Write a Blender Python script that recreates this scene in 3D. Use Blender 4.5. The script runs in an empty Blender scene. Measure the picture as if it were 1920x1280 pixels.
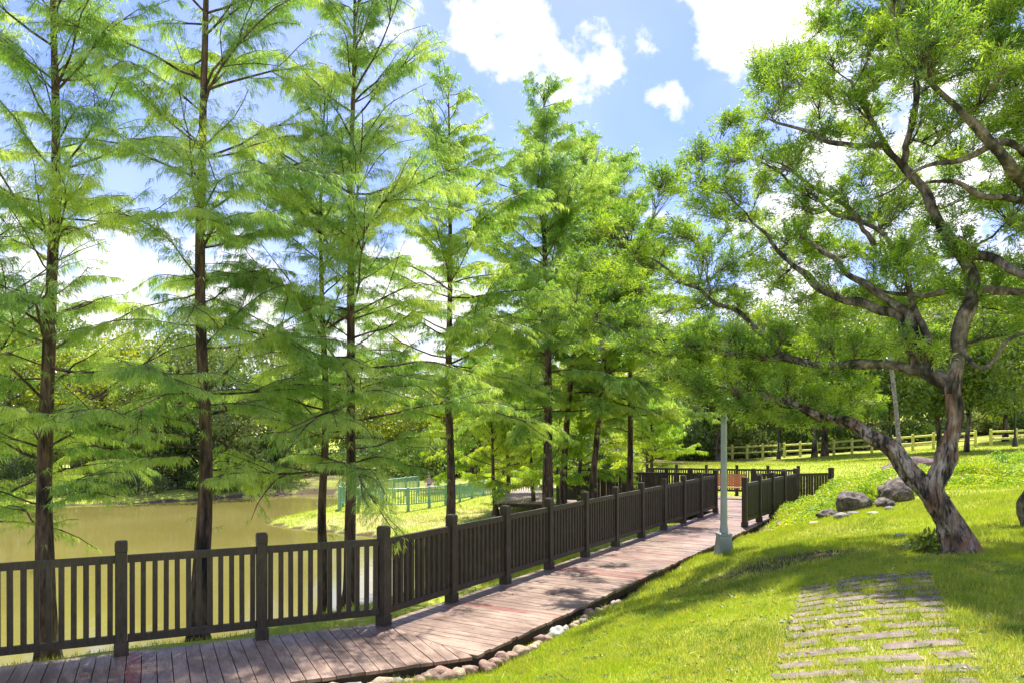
import bpy, math, random
import numpy as np
from mathutils import Vector, Matrix, noise

rng = np.random.default_rng(7)
random.seed(7)
SC = bpy.context.scene
COL = SC.collection
F = 1430.0          # focal length in pixels of the 1920 px wide photograph
CZ = 2.4            # camera height above the boardwalk (z = 0)

# ------------------------------------------------------------------ camera
cam = bpy.data.cameras.new('camera')
camo = bpy.data.objects.new('camera', cam)
COL.objects.link(camo)
camo.location = (0, 0, CZ)
camo.rotation_euler = (math.radians(90), 0, 0)
cam.sensor_width = 36
cam.lens = F / 1920 * 36
cam.shift_y = 160 / 1920
cam.clip_start = 0.1
cam.clip_end = 4000
SC.camera = camo
SC.render.resolution_x = 1024
SC.render.resolution_y = 682

# ------------------------------------------------------------------ light
SUN_EL = math.radians(66)
SUN_AZ = math.atan2(0.15, 0.99)
sun = bpy.data.lights.new('sun', 'SUN')
sun.energy = 4.6
sun.angle = math.radians(0.55)
sun.color = (1.0, 0.94, 0.84)
suno = bpy.data.objects.new('sun', sun)
COL.objects.link(suno)
sdir = Vector((math.sin(SUN_AZ) * math.cos(SUN_EL), math.cos(SUN_AZ) * math.cos(SUN_EL), math.sin(SUN_EL)))
suno.rotation_euler = sdir.to_track_quat('Z', 'Y').to_euler()
SC.view_settings.view_transform = 'Standard'
SC.view_settings.look = 'None'
SC.view_settings.exposure = 1.2
SC.view_settings.gamma = 1.0
SC.view_settings.use_curve_mapping = False
SC.cycles.use_denoising = True
SC.cycles.max_bounces = 8
SC.cycles.diffuse_bounces = 4
SC.cycles.transmission_bounces = 6
SC.cycles.glossy_bounces = 3
SC.cycles.sample_clamp_indirect = 4.0

def nn(nt, typ, ins=None, **kw):
    n = nt.nodes.new(typ)
    for k, v in kw.items():
        setattr(n, k, v)
    for k, v in (ins or {}).items():
        if isinstance(v, bpy.types.NodeSocket):
            nt.links.new(v, n.inputs[k])
        else:
            n.inputs[k].default_value = v
    return n

def ramp(nt, fac, stops, interp='LINEAR'):
    n = nt.nodes.new('ShaderNodeValToRGB')
    n.color_ramp.interpolation = interp
    el = n.color_ramp.elements
    while len(el) < len(stops):
        el.new(0.5)
    for e, (p, c) in zip(el, stops):
        e.position = p
        e.color = (c[0], c[1], c[2], 1) if not isinstance(c, (int, float)) else (c, c, c, 1)
    nt.links.new(fac, n.inputs[0])
    return n.outputs[0]

def mixc(nt, fac, a, b, mode='MIX'):
    n = nt.nodes.new('ShaderNodeMix')
    n.data_type = 'RGBA'
    n.blend_type = mode
    for s, v in ((n.inputs[0], fac), (n.inputs[6], a), (n.inputs[7], b)):
        if isinstance(v, bpy.types.NodeSocket):
            nt.links.new(v, s)
        elif isinstance(v, (int, float)):
            s.default_value = v
        else:
            s.default_value = (v[0], v[1], v[2], 1)
    return n.outputs[2]

def math_(nt, op, a, b=0.0, c=None, clamp=False):
    n = nt.nodes.new('ShaderNodeMath')
    n.operation = op
    n.use_clamp = clamp
    for i, v in enumerate((a, b) if c is None else (a, b, c)):
        if isinstance(v, bpy.types.NodeSocket):
            nt.links.new(v, n.inputs[i])
        else:
            n.inputs[i].default_value = v
    return n.outputs[0]

# ------------------------------------------------------------------ sky
world = bpy.data.worlds.new('World')
SC.world = world
world.use_nodes = True
nt = world.node_tree
nt.nodes.clear()
sky = nn(nt, 'ShaderNodeTexSky', sky_type='NISHITA', sun_disc=False)
sky.sun_elevation = SUN_EL
sky.sun_rotation = SUN_AZ
sky.air_density = 1.0
sky.dust_density = 0.6
sky.ozone_density = 2.0
tc = nn(nt, 'ShaderNodeTexCoord')
dirn = nn(nt, 'ShaderNodeVectorMath', {0: tc.outputs['Generated']}, operation='NORMALIZE').outputs[0]
sep = nn(nt, 'ShaderNodeSeparateXYZ', {0: dirn})
zz = math_(nt, 'ADD', math_(nt, 'MAXIMUM', sep.outputs[2], 0.0), 0.16)
pv = nn(nt, 'ShaderNodeCombineXYZ', {0: math_(nt, 'DIVIDE', sep.outputs[0], zz), 1: math_(nt, 'DIVIDE', sep.outputs[1], zz), 2: 0.3})
n1 = nn(nt, 'ShaderNodeTexNoise', {'Vector': pv.outputs[0], 'Scale': 3.2, 'Detail': 12.0, 'Roughness': 0.58, 'Distortion': 0.25})
n2 = nn(nt, 'ShaderNodeTexNoise', {'Vector': dirn, 'Scale': 9.0, 'Detail': 9.0, 'Roughness': 0.55})
acc = None
for (px, py, r, s) in ((1430, 20, 6.0, .62), (1345, 60, 2.6, .4), (1410, 110, 3.2, .40), (950, 60, 6.0, .42), (1060, 110, 5.5, .40), (1000, 150, 5.0, .34),
                       (940, 200, 4.0, .3), (1270, 188, 2.6, .30), (1660, 330, 12.0, .5), (1800, 250, 11.0, .5), (720, 60, 4.0, .24),
                       (60, 200, 5.0, .24), (240, 470, 6.0, .35), (560, 30, 4.0, .24), (1215, 60, 3.0, .12)):
    d = Vector((px - 960, F, 800 - py)).normalized()
    dt = nn(nt, 'ShaderNodeVectorMath', {0: dirn, 1: tuple(d)}, operation='DOT_PRODUCT').outputs['Value']
    mr = nn(nt, 'ShaderNodeMapRange', {0: dt, 1: math.cos(math.radians(r)), 2: math.cos(math.radians(r * .15)), 3: 0.0, 4: s}, interpolation_type='SMOOTHSTEP')
    acc = mr.outputs[0] if acc is None else math_(nt, 'MAXIMUM', acc, mr.outputs[0])
low = nn(nt, 'ShaderNodeMapRange', {0: sep.outputs[2], 1: 0.33, 2: 0.14, 3: 0.0, 4: 0.45}, interpolation_type='SMOOTHSTEP').outputs[0]
back = nn(nt, 'ShaderNodeMapRange', {0: sep.outputs[1], 1: 0.2, 2: -0.3, 3: 0.0, 4: 0.2}).outputs[0]
n3 = nn(nt, 'ShaderNodeTexNoise', {'Vector': dirn, 'Scale': 30.0, 'Detail': 8.0, 'Roughness': 0.6})
nsum = math_(nt, 'ADD', math_(nt, 'ADD', math_(nt, 'MULTIPLY', n1.outputs[0], 0.75), math_(nt, 'MULTIPLY', n2.outputs[0], 1.25)), math_(nt, 'MULTIPLY', math_(nt, 'SUBTRACT', n3.outputs[0], .5), .8))
nsum = math_(nt, 'ADD', math_(nt, 'ADD', nsum, math_(nt, 'MAXIMUM', acc, low)), back)
cm = nn(nt, 'ShaderNodeMapRange', {0: nsum, 1: 1.17, 2: 1.55}, interpolation_type='SMOOTHSTEP').outputs[0]
n4 = nn(nt, 'ShaderNodeTexNoise', {'Vector': dirn, 'Scale': 3.0, 'Detail': 3.0, 'Roughness': .5})
haze = nn(nt, 'ShaderNodeMapRange', {0: n4.outputs[0], 1: 0.35, 2: 0.7, 3: 0.04, 4: 0.26}).outputs[0]
cmx = math_(nt, 'MAXIMUM', cm, haze)
shade = nn(nt, 'ShaderNodeMapRange', {0: n2.outputs[0], 1: 0.35, 2: 0.7, 3: 4.7, 4: 6.0}).outputs[0]
cloudc = nn(nt, 'ShaderNodeVectorMath', {0: (1.0, 0.985, 1.0), 'Scale': shade}, operation='SCALE').outputs[0]
skyc = mixc(nt, 1.0, sky.outputs[0], (0.50, 0.555, 0.93), 'MULTIPLY')
skm = mixc(nt, cmx, skyc, cloudc)
bg = nn(nt, 'ShaderNodeBackground', {'Color': skm, 'Strength': 0.13})
out = nn(nt, 'ShaderNodeOutputWorld', {0: bg.outputs[0]})

# ------------------------------------------------------------------ helpers
def P(px, py, D):
    return np.array(((px - 960) / F * D, D, CZ + (800 - py) / F * D))

class MB:
    """collects geometry for one mesh"""
    def __init__(s):
        s.V = []; s.n = 0; s.Q = []; s.G = []
    def quads(s, V, Q):
        s.V.append(np.asarray(V, float)); s.Q.append(np.asarray(Q, np.int64) + s.n); s.n += len(V)
    def ngons(s, V, G):
        s.V.append(np.asarray(V, float)); s.G += [tuple(i + s.n for i in g) for g in G]; s.n += len(V)
    def box(s, c, h, ax=None):
        c = np.asarray(c, float)
        ax = np.eye(3) if ax is None else np.asarray(ax, float)
        sg = np.array([(x, y, z) for x in (-1, 1) for y in (-1, 1) for z in (-1, 1)], float)
        V = c + (sg * np.asarray(h, float)) @ ax
        s.quads(V, [(0, 1, 3, 2), (4, 6, 7, 5), (0, 4, 5, 1), (2, 3, 7, 6), (0, 2, 6, 4), (1, 5, 7, 3)])
    def beam(s, a, b, w, h):
        """box from a to b, width w (horizontal), height h"""
        a = np.asarray(a, float); b = np.asarray(b, float)
        d = b - a; L = np.linalg.norm(d); d /= L
        sd = np.cross(d, (0, 0, 1)); sd /= np.linalg.norm(sd)
        up = np.cross(sd, d)
        s.box((a + b) / 2, (L / 2, w / 2, h / 2), (d, sd, up))
    def frustum(s, c, rings, k=4, rot=math.pi / 4, sx=1, sy=1, ax=None):
        """stack of regular k-gons: rings = [(z, r)...]"""
        R = []
        for z, r in rings:
            a = np.arange(k) * 2 * math.pi / k + rot
            R.append(np.stack((np.cos(a) * r * sx, np.sin(a) * r * sy, np.full(k, z)), 1))
        V = np.concatenate(R)
        if ax is not None:
            V = V @ np.asarray(ax, float)
        V = V + np.asarray(c, float)
        Q = [(j * k + i, j * k + (i + 1) % k, (j + 1) * k + (i + 1) % k, (j + 1) * k + i) for j in range(len(rings) - 1) for i in range(k)]
        G = [tuple(range(k))[::-1], tuple((len(rings) - 1) * k + i for i in range(k))]
        n0 = s.n
        s.V.append(V); s.Q.append(np.array(Q) + n0); s.G += [tuple(i + n0 for i in g) for g in G]; s.n += len(V)
    def tube(s, pts, rad, k=6, bump=0.0, seed=0.0, cap=True, ridge=0):
        pts = np.asarray(pts, float); n = len(pts)
        rad = np.broadcast_to(np.asarray(rad, float), (n,))
        T = np.gradient(pts, axis=0); T /= np.linalg.norm(T, axis=1)[:, None] + 1e-12
        up = np.array((0, 0, 1.0)) if abs(T[0][2]) < .9 else np.array((0, 1.0, 0))
        U = np.zeros((n, 3)); u = up - T[0] * np.dot(up, T[0]); u /= np.linalg.norm(u)
        for i in range(n):
            u = u - T[i] * np.dot(u, T[i]); u /= np.linalg.norm(u); U[i] = u
        W = np.cross(T, U)
        a = np.arange(k) * 2 * math.pi / k
        R = np.broadcast_to(rad[:, None], (n, k)).copy()
        if bump:
            for i in range(n):
                for j in range(k):
                    q = Vector((math.cos(a[j]) * 1.6, math.sin(a[j]) * 1.6, i * .13 + seed * 7.3))
                    f = noise.noise(q * 1.3) * bump + noise.noise(q * 3.7) * bump * .5
                    if ridge:
                        f += bump * .35 * math.sin(a[j] * ridge + 2.0 * noise.noise(Vector((i * .05, seed, 0))))
                    R[i, j] *= 1 + f
        V = pts[:, None] + U[:, None] * (np.cos(a)[None, :, None] * R[..., None]) + W[:, None] * (np.sin(a)[None, :, None] * R[..., None])
        V = V.reshape(-1, 3)
        i, j = np.meshgrid(np.arange(n - 1), np.arange(k), indexing='ij')
        j2 = (j + 1) % k
        Q = np.stack((i * k + j, i * k + j2, (i + 1) * k + j2, (i + 1) * k + j), -1).reshape(-1, 4)
        n0 = s.n
        s.V.append(V); s.Q.append(Q + n0); s.n += len(V)
        if cap:
            s.G += [tuple(n0 + q for q in range(k))[::-1], tuple(n0 + (n - 1) * k + q for q in range(k))]
    def sticks(s, A, B, r0, r1):
        """many thin three-sided prisms"""
        A = np.asarray(A, float); B = np.asarray(B, float)
        d = B - A; d /= np.linalg.norm(d, axis=1)[:, None] + 1e-9
        ref = np.where(np.abs(d[:, 2:3]) < .9, np.array([[0, 0, 1.0]]), np.array([[1.0, 0, 0]]))
        u = np.cross(d, ref); u /= np.linalg.norm(u, axis=1)[:, None] + 1e-9
        w = np.cross(d, u)
        V = np.zeros((len(A), 6, 3))
        r0 = np.broadcast_to(np.asarray(r0, float), (len(A),)); r1 = np.broadcast_to(np.asarray(r1, float), (len(A),))
        for q in range(3):
            c, sn = math.cos(q * 2.0944), math.sin(q * 2.0944)
            V[:, q] = A + (u * c + w * sn) * r0[:, None]
            V[:, 3 + q] = B + (u * c + w * sn) * r1[:, None]
        base = np.arange(len(A))[:, None, None] * 6
        Q = base + np.array([(0, 1, 4, 3), (1, 2, 5, 4), (2, 0, 3, 5)])[None]
        s.quads(V.reshape(-1, 3), Q.reshape(-1, 4))
    def blades(s, O, D, L, W, droop=0.0, tipw=0.0, fat=.5):
        """leaf-like rhombs: origins O, unit directions D, lengths L, widths W, droop bends the outer half down"""
        n = len(O)
        L = np.broadcast_to(L, (n,))[:, None]; W = np.broadcast_to(W, (n,))[:, None]
        rnd = rng.normal(size=(n, 3))
        sd = np.cross(D, rnd); sd /= np.linalg.norm(sd, axis=1)[:, None] + 1e-9
        M = O + D * L * fat
        D2 = D + np.array((0, 0, -1.0)) * np.broadcast_to(droop, (n,))[:, None]
        D2 /= np.linalg.norm(D2, axis=1)[:, None] + 1e-9
        V = np.stack((O, M + sd * W / 2, M + D2 * L * (1 - fat), M - sd * W / 2), 1).reshape(-1, 3)
        s.quads(V, np.arange(4 * n).reshape(-1, 4))
    def build(s, name, mat, parent=None, origin=None, smooth=False, loc=None):
        me = bpy.data.meshes.new(name)
        V = np.concatenate(s.V) if s.V else np.zeros((0, 3))
        if parent is not None:
            o0 = np.array(parent['_o']) if '_o' in parent else np.zeros(3)
        else:
            o0 = np.zeros(3) if origin is None else np.asarray(origin, float)
        V = V - o0
        Q = np.concatenate(s.Q) if s.Q else np.zeros((0, 4), np.int64)
        gl = [i for g in s.G for i in g]
        loops = np.concatenate((Q.ravel(), np.array(gl, np.int64)))
        starts = np.concatenate((np.arange(len(Q)) * 4, len(Q) * 4 + np.cumsum([0] + [len(g) for g in s.G])[:-1])) if s.G else np.arange(len(Q)) * 4
        me.vertices.add(len(V)); me.vertices.foreach_set('co', V.astype(np.float32).ravel())
        me.loops.add(len(loops)); me.loops.foreach_set('vertex_index', loops.astype(np.int32))
        me.polygons.add(len(starts)); me.polygons.foreach_set('loop_start', starts.astype(np.int32))
        me.update(calc_edges=True)
        me.polygons.foreach_set('use_smooth', np.full(len(starts), bool(smooth)))
        me.materials.append(mat)
        o = bpy.data.objects.new(name, me)
        COL.objects.link(o)
        if parent is not None:
            o.parent = parent
            o['_o'] = tuple(float(q) for q in o0)
        else:
            o.location = tuple(o0)
            o['_o'] = tuple(float(q) for q in o0)
        return o

def thing(name, label, cat, loc, group=None):
    o = bpy.data.objects.new(name, None)
    COL.objects.link(o)
    o.empty_display_size = .2
    o.location = tuple(float(q) for q in loc)
    o['_o'] = tuple(float(q) for q in loc)
    o['label'] = label; o['category'] = cat
    if group: o['group'] = group
    return o

def tag(o, label, cat, group=None):
    o['label'] = label; o['category'] = cat
    if group: o['group'] = group
    return o

def copy_thing(r, loc, rz, label, group=None, scale=1.0):
    c = r.copy(); COL.objects.link(c)
    c.location = tuple(float(q) for q in loc); c.rotation_euler = (0, 0, rz); c.scale = (scale,) * 3
    c['label'] = label
    if group: c['group'] = group
    for ch in list(r.children):
        d = ch.copy(); COL.objects.link(d); d.parent = c
        for g in list(ch.children):
            e = g.copy(); COL.objects.link(e); e.parent = d
    return c

def catmull(pts, rad, step):
    pts = np.asarray(pts, float); rad = np.asarray(rad, float)
    p = np.vstack((2 * pts[0] - pts[1], pts, 2 * pts[-1] - pts[-2]))
    O, R = [], []
    for i in range(len(pts) - 1):
        L = np.linalg.norm(pts[i + 1] - pts[i]); m = max(2, int(L / step))
        for q in range(m):
            t = q / m
            a, b, c, d = p[i], p[i + 1], p[i + 2], p[i + 3]
            O.append(.5 * (2 * b + (c - a) * t + (2 * a - 5 * b + 4 * c - d) * t * t + (3 * b - a - 3 * c + d) * t ** 3))
            R.append(rad[i] * (1 - t) + rad[i + 1] * t)
    O.append(pts[-1]); R.append(rad[-1])
    return np.array(O), np.array(R)

def unit(v):
    v = np.asarray(v, float)
    return v / (np.linalg.norm(v, axis=-1, keepdims=True) + 1e-12)

ORD = ('first second third fourth fifth sixth seventh eighth ninth tenth eleventh twelfth thirteenth fourteenth fifteenth sixteenth seventeenth eighteenth nineteenth twentieth').split()
ORD += ['twenty-' + w for w in ORD[:9]] + ['thirtieth'] + ['thirty-' + w for w in ORD[:9]] + ['fortieth']

# ------------------------------------------------------------------ materials
def newmat(name):
    m = bpy.data.materials.new(name); m.use_nodes = True
    nt = m.node_tree; nt.nodes.clear()
    out = nt.nodes.new('ShaderNodeOutputMaterial')
    return m, nt, out

def leafmat(name, a, b, trans=1.25, tf=0.45, clump=None, cs=1.2, gloss=0.05, tr=1.12):
    m, nt, out = newmat(name)
    g = nn(nt, 'ShaderNodeNewGeometry')
    c = mixc(nt, g.outputs['Random Per Island'], a, b)
    if clump:
        nz = nn(nt, 'ShaderNodeTexNoise', {'Vector': g.outputs['Position'], 'Scale': cs, 'Detail': 2.0})
        f = ramp(nt, nz.outputs[0], ((.42, 0.0), (.66, 1.0)))
        c = mixc(nt, f, c, clump)
    tcol = mixc(nt, 1.0, c, (trans * tr, trans, trans * .45), 'MULTIPLY')
    d = nn(nt, 'ShaderNodeBsdfDiffuse', {'Color': c})
    t = nn(nt, 'ShaderNodeBsdfTranslucent', {'Color': tcol})
    mx = nn(nt, 'ShaderNodeMixShader', {0: tf, 1: d.outputs[0], 2: t.outputs[0]})
    gl = nn(nt, 'ShaderNodeBsdfGlossy', {'Color': (1, 1, 1, 1), 'Roughness': 0.42})
    mx2 = nn(nt, 'ShaderNodeMixShader', {0: gloss, 1: mx.outputs[0], 2: gl.outputs[0]})
    nt.links.new(mx2.outputs[0], out.inputs[0])
    return m

def barkmat(name, a, b, c, zs=0.18, sc=28.0, bump=.6, patch=None):
    m, nt, out = newmat(name)
    g = nn(nt, 'ShaderNodeNewGeometry')
    mp = nn(nt, 'ShaderNodeMapping', {'Vector': g.outputs['Position'], 'Scale': (1, 1, zs)})
    n1 = nn(nt, 'ShaderNodeTexNoise', {'Vector': mp.outputs[0], 'Scale': sc, 'Detail': 6.0, 'Roughness': .65})
    n2 = nn(nt, 'ShaderNodeTexNoise', {'Vector': g.outputs['Position'], 'Scale': 3.5, 'Detail': 4.0})
    c1 = ramp(nt, n1.outputs[0], ((.32, a), (.52, b), (.72, c)) if not patch else ((.40, a), (.50, b), (.60, c)))
    if patch:
        f = ramp(nt, math_(nt, 'ADD', math_(nt, 'MULTIPLY', n2.outputs[0], .6), math_(nt, 'MULTIPLY', n1.outputs[0], .4)), ((.47, 0.0), (.58, .9)))
        c1 = mixc(nt, f, c1, mixc(nt, n1.outputs[0], [q * .3 for q in patch], [q * 1.5 for q in patch]))
    dk = ramp(nt, nn(nt, 'ShaderNodeTexNoise', {'Vector': mp.outputs[0], 'Scale': sc * .35, 'Detail': 3.0}).outputs[0], ((.38, .16), (.53, 1.0)))
    c1 = mixc(nt, 1.0, c1, dk, 'MULTIPLY')
    bp = nn(nt, 'ShaderNodeBump', {'Height': n1.outputs[0], 'Strength': bump, 'Distance': .02 if not patch else .07})
    p = nn(nt, 'ShaderNodeBsdfPrincipled', {'Base Color': c1, 'Roughness': .9, 'Normal': bp.outputs[0]})
    nt.links.new(p.outputs[0], out.inputs[0])
    return m

def paint(name, col, rough=.5, var=.25, sc=14.0, bump=.15, metal=0.0, spec=.5, coat=0.0):
    m, nt, out = newmat(name)
    tcn = nn(nt, 'ShaderNodeNewGeometry')
    n1 = nn(nt, 'ShaderNodeTexNoise', {'Vector': tcn.outputs['Position'], 'Scale': sc, 'Detail': 5.0, 'Roughness': .6})
    c = mixc(nt, n1.outputs[0], [q * (1 - var) for q in col], [min(1, q * (1 + var)) for q in col])
    rg = nn(nt, 'ShaderNodeMapRange', {0: n1.outputs[0], 3: rough - .08, 4: rough + .08}).outputs[0]
    bp = nn(nt, 'ShaderNodeBump', {'Height': n1.outputs[0], 'Strength': bump, 'Distance': .01})
    p = nn(nt, 'ShaderNodeBsdfPrincipled', {'Base Color': c, 'Roughness': rg, 'Normal': bp.outputs[0], 'Metallic': metal, 'Specular IOR Level': spec})
    nt.links.new(p.outputs[0], out.inputs[0])
    return m

M = {}
M['cyp'] = leafmat('cypress_needles', (.11, .225, .05), (.26, .40, .10), 1.9, .57, (.42, .51, .14), .9, tr=1.0)
M['cyp_far'] = leafmat('cypress_needles_bright', (.14, .28, .02), (.33, .47, .03), 1.9, .52, (.42, .50, .05), .4, tr=1.06)
M['aca'] = leafmat('slender_leaves', (.06, .14, .02), (.21, .37, .035), 1.85, .46, (.35, .48, .045), 2.2, tr=1.05)
M['bg1'] = leafmat('broad_leaves_dark', (.03, .08, .015), (.13, .22, .03), 1.5, .42, (.20, .28, .04), .25)
M['bg2'] = leafmat('broad_leaves_yellow', (.18, .27, .02), (.40, .44, .03), 1.5, .45, (.20, .28, .03), .25)
M['bg3'] = leafmat('broad_leaves_grey_green', (.07, .14, .05), (.16, .25, .09), 1.3, .4, (.27, .33, .10), .3)
M['grass'] = leafmat('grass_blades', (.17, .29, .022), (.62, .62, .14), 1.3, .45, (.30, .44, .03), .9, gloss=.02)
def patchy(m):
    nt = m.node_tree
    g = nn(nt, 'ShaderNodeNewGeometry')
    n1 = nn(nt, 'ShaderNodeTexNoise', {'Vector': g.outputs['Position'], 'Scale': .9, 'Detail': 5.0, 'Roughness': .6})
    n2 = nn(nt, 'ShaderNodeTexNoise', {'Vector': g.outputs['Position'], 'Scale': 5.5, 'Detail': 3.0})
    f = ramp(nt, math_(nt, 'ADD', math_(nt, 'MULTIPLY', n1.outputs[0], .6), math_(nt, 'MULTIPLY', n2.outputs[0], .4)), ((.38, (.55, .72, .6)), (.5, (1, 1, 1)), (.62, (1.25, 1.08, 1.5))))
    for n in list(nt.nodes):
        if n.type in ('BSDF_DIFFUSE', 'BSDF_TRANSLUCENT'):
            src = n.inputs['Color'].links[0].from_socket
            c = mixc(nt, 1.0, src, f, 'MULTIPLY')
            nt.links.new(c, n.inputs['Color'])
patchy(M['grass'])
M['weed'] = leafmat('weed_leaves', (.16, .31, .015), (.34, .48, .02), 1.5, .45, (.42, .50, .03), 1.2)
M['flower'] = paint('yellow_petals', (.75, .45, .03), .7)
M['bark'] = barkmat('cypress_bark', (.035, .022, .015), (.11, .068, .045), (.21, .135, .09))
M['twig'] = barkmat('twig_bark', (.05, .035, .02), (.12, .085, .05), (.2, .15, .1), 1, 20, .3)
M['abark'] = barkmat('pale_rough_bark', (.03, .023, .018), (.27, .22, .18), (.60, .53, .44), .17, 20.0, 1.0, patch=(.26, .13, .065))
M['abark2'] = barkmat('limb_bark', (.05, .04, .03), (.17, .14, .11), (.36, .31, .25), .6, 16.0, .8)
M['bgbark'] = barkmat('park_tree_bark', (.05, .04, .03), (.14, .11, .085), (.24, .2, .16), .3, 10, .6)
M['rail'] = paint('dark_brown_paint', (.062, .050, .035), .55, .3, 9.0, .12, spec=.35)
def railmat():
    m, nt, out = newmat('weathered_brown_paint')
    g = nn(nt, 'ShaderNodeNewGeometry')
    mp = nn(nt, 'ShaderNodeMapping', {'Vector': g.outputs['Position'], 'Scale': (1, 1, .12)})
    n1 = nn(nt, 'ShaderNodeTexNoise', {'Vector': mp.outputs[0], 'Scale': 60.0, 'Detail': 5.0, 'Roughness': .6})
    n2 = nn(nt, 'ShaderNodeTexNoise', {'Vector': g.outputs['Position'], 'Scale': 3.0, 'Detail': 6.0, 'Roughness': .65})
    c = ramp(nt, n1.outputs[0], ((.3, (.024, .018, .013)), (.7, (.062, .048, .034))))
    c = mixc(nt, ramp(nt, n2.outputs[0], ((.52, 0.0), (.72, .55))), c, (.10, .082, .062))
    bp = nn(nt, 'ShaderNodeBump', {'Height': n1.outputs[0], 'Strength': .3, 'Distance': .004})
    rg = nn(nt, 'ShaderNodeMapRange', {0: n2.outputs[0], 3: .4, 4: .7}).outputs[0]
    p = nn(nt, 'ShaderNodeBsdfPrincipled', {'Base Color': c, 'Roughness': rg, 'Normal': bp.outputs[0], 'Specular IOR Level': .35})
    nt.links.new(p.outputs[0], out.inputs[0])
    return m
M['rail'] = railmat()
M['green'] = paint('mint_green_paint', (.22, .40, .26), .5, .5, 6.0, .2)
M['log'] = paint('mossy_log_paint', (.62, .60, .17), .8, .45, 3.0, .4)
M['steel'] = paint('galvanised_steel', (.29, .33, .36), .42, .3, 5.0, .15, metal=.3)
M['black'] = paint('black_iron', (.02, .02, .022), .45, .2)
M['orange'] = paint('orange_wood', (.50, .20, .07), .5, .25, 20.0, .1)
M['white'] = paint('white_paint', (.7, .71, .72), .35, .1)
M['glass'] = paint('dark_glass', (.03, .035, .04), .1, .1)
M['mesh'] = paint('dark_green_mesh', (.02, .09, .06), .6)
M['skin'] = paint('skin', (.5, .3, .22), .6)
M['pink'] = paint('pink_cloth', (.55, .36, .38), .9)
M['grey'] = paint('grey_cloth', (.12, .13, .15), .9)

def stonemat(name, a, b, c):
    m, nt, out = newmat(name)
    tcn = nn(nt, 'ShaderNodeNewGeometry')
    n1 = nn(nt, 'ShaderNodeTexNoise', {'Vector': tcn.outputs['Position'], 'Scale': 9.0, 'Detail': 8.0, 'Roughness': .65})
    n2 = nn(nt, 'ShaderNodeTexNoise', {'Vector': tcn.outputs['Position'], 'Scale': 60.0, 'Detail': 4.0})
    c1 = ramp(nt, n1.outputs[0], ((.34, a), (.52, b), (.70, c)))
    c1 = mixc(nt, .35, c1, mixc(nt, n2.outputs[0], (.3, .3, .3), (1.5, 1.5, 1.5)), 'MULTIPLY')
    bp = nn(nt, 'ShaderNodeBump', {'Height': math_(nt, 'ADD', n1.outputs[0], math_(nt, 'MULTIPLY', n2.outputs[0], .3)), 'Strength': .7, 'Distance': .03})
    p = nn(nt, 'ShaderNodeBsdfPrincipled', {'Base Color': c1, 'Roughness': .85, 'Normal': bp.outputs[0]})
    nt.links.new(p.outputs[0], out.inputs[0])
    return m
M['st_buff'] = stonemat('buff_stone', (.24, .17, .10), (.44, .33, .21), (.60, .49, .35))
M['st_pink'] = stonemat('pinkish_stone', (.18, .11, .08), (.32, .20, .145), (.46, .32, .24))
M['st_grey'] = stonemat('grey_stone', (.13, .115, .10), (.25, .225, .20), (.42, .39, .35))
M['st_white'] = stonemat('white_stone', (.38, .35, .31), (.56, .53, .48), (.70, .67, .62))
M['boulder'] = stonemat('weathered_boulder', (.035, .028, .024), (.12, .095, .078), (.32, .27, .235))
M['slab'] = stonemat('pink_grey_slab', (.12, .088, .075), (.20, .152, .13), (.31, .245, .21))
M['redrock'] = stonemat('dark_red_rock', (.07, .04, .04), (.16, .10, .095), (.30, .22, .2))
M['tan'] = stonemat('tan_earth', (.5, .33, .2), (.75, .55, .38), (.85, .68, .5))

def watermat():
    m, nt, out = newmat('pond_water')
    g = nn(nt, 'ShaderNodeNewGeometry')
    mp = nn(nt, 'ShaderNodeMapping', {'Vector': g.outputs['Position'], 'Scale': (1.0, .7, 1)})
    n1 = nn(nt, 'ShaderNodeTexNoise', {'Vector': mp.outputs[0], 'Scale': 2.2, 'Detail': 3.0})
    n2 = nn(nt, 'ShaderNodeTexNoise', {'Vector': g.outputs['Position'], 'Scale': .12, 'Detail': 3.0})
    c = ramp(nt, n2.outputs[0], ((.35, (.175, .152, .036)), (.65, (.235, .205, .06))))
    bp = nn(nt, 'ShaderNodeBump', {'Height': n1.outputs[0], 'Strength': .07, 'Distance': .05})
    p = nn(nt, 'ShaderNodeBsdfPrincipled', {'Base Color': c, 'Roughness': .07, 'Normal': bp.outputs[0], 'IOR': 1.33, 'Specular IOR Level': .85})
    nt.links.new(p.outputs[0], out.inputs[0])
    return m
M['water'] = watermat()

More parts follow.
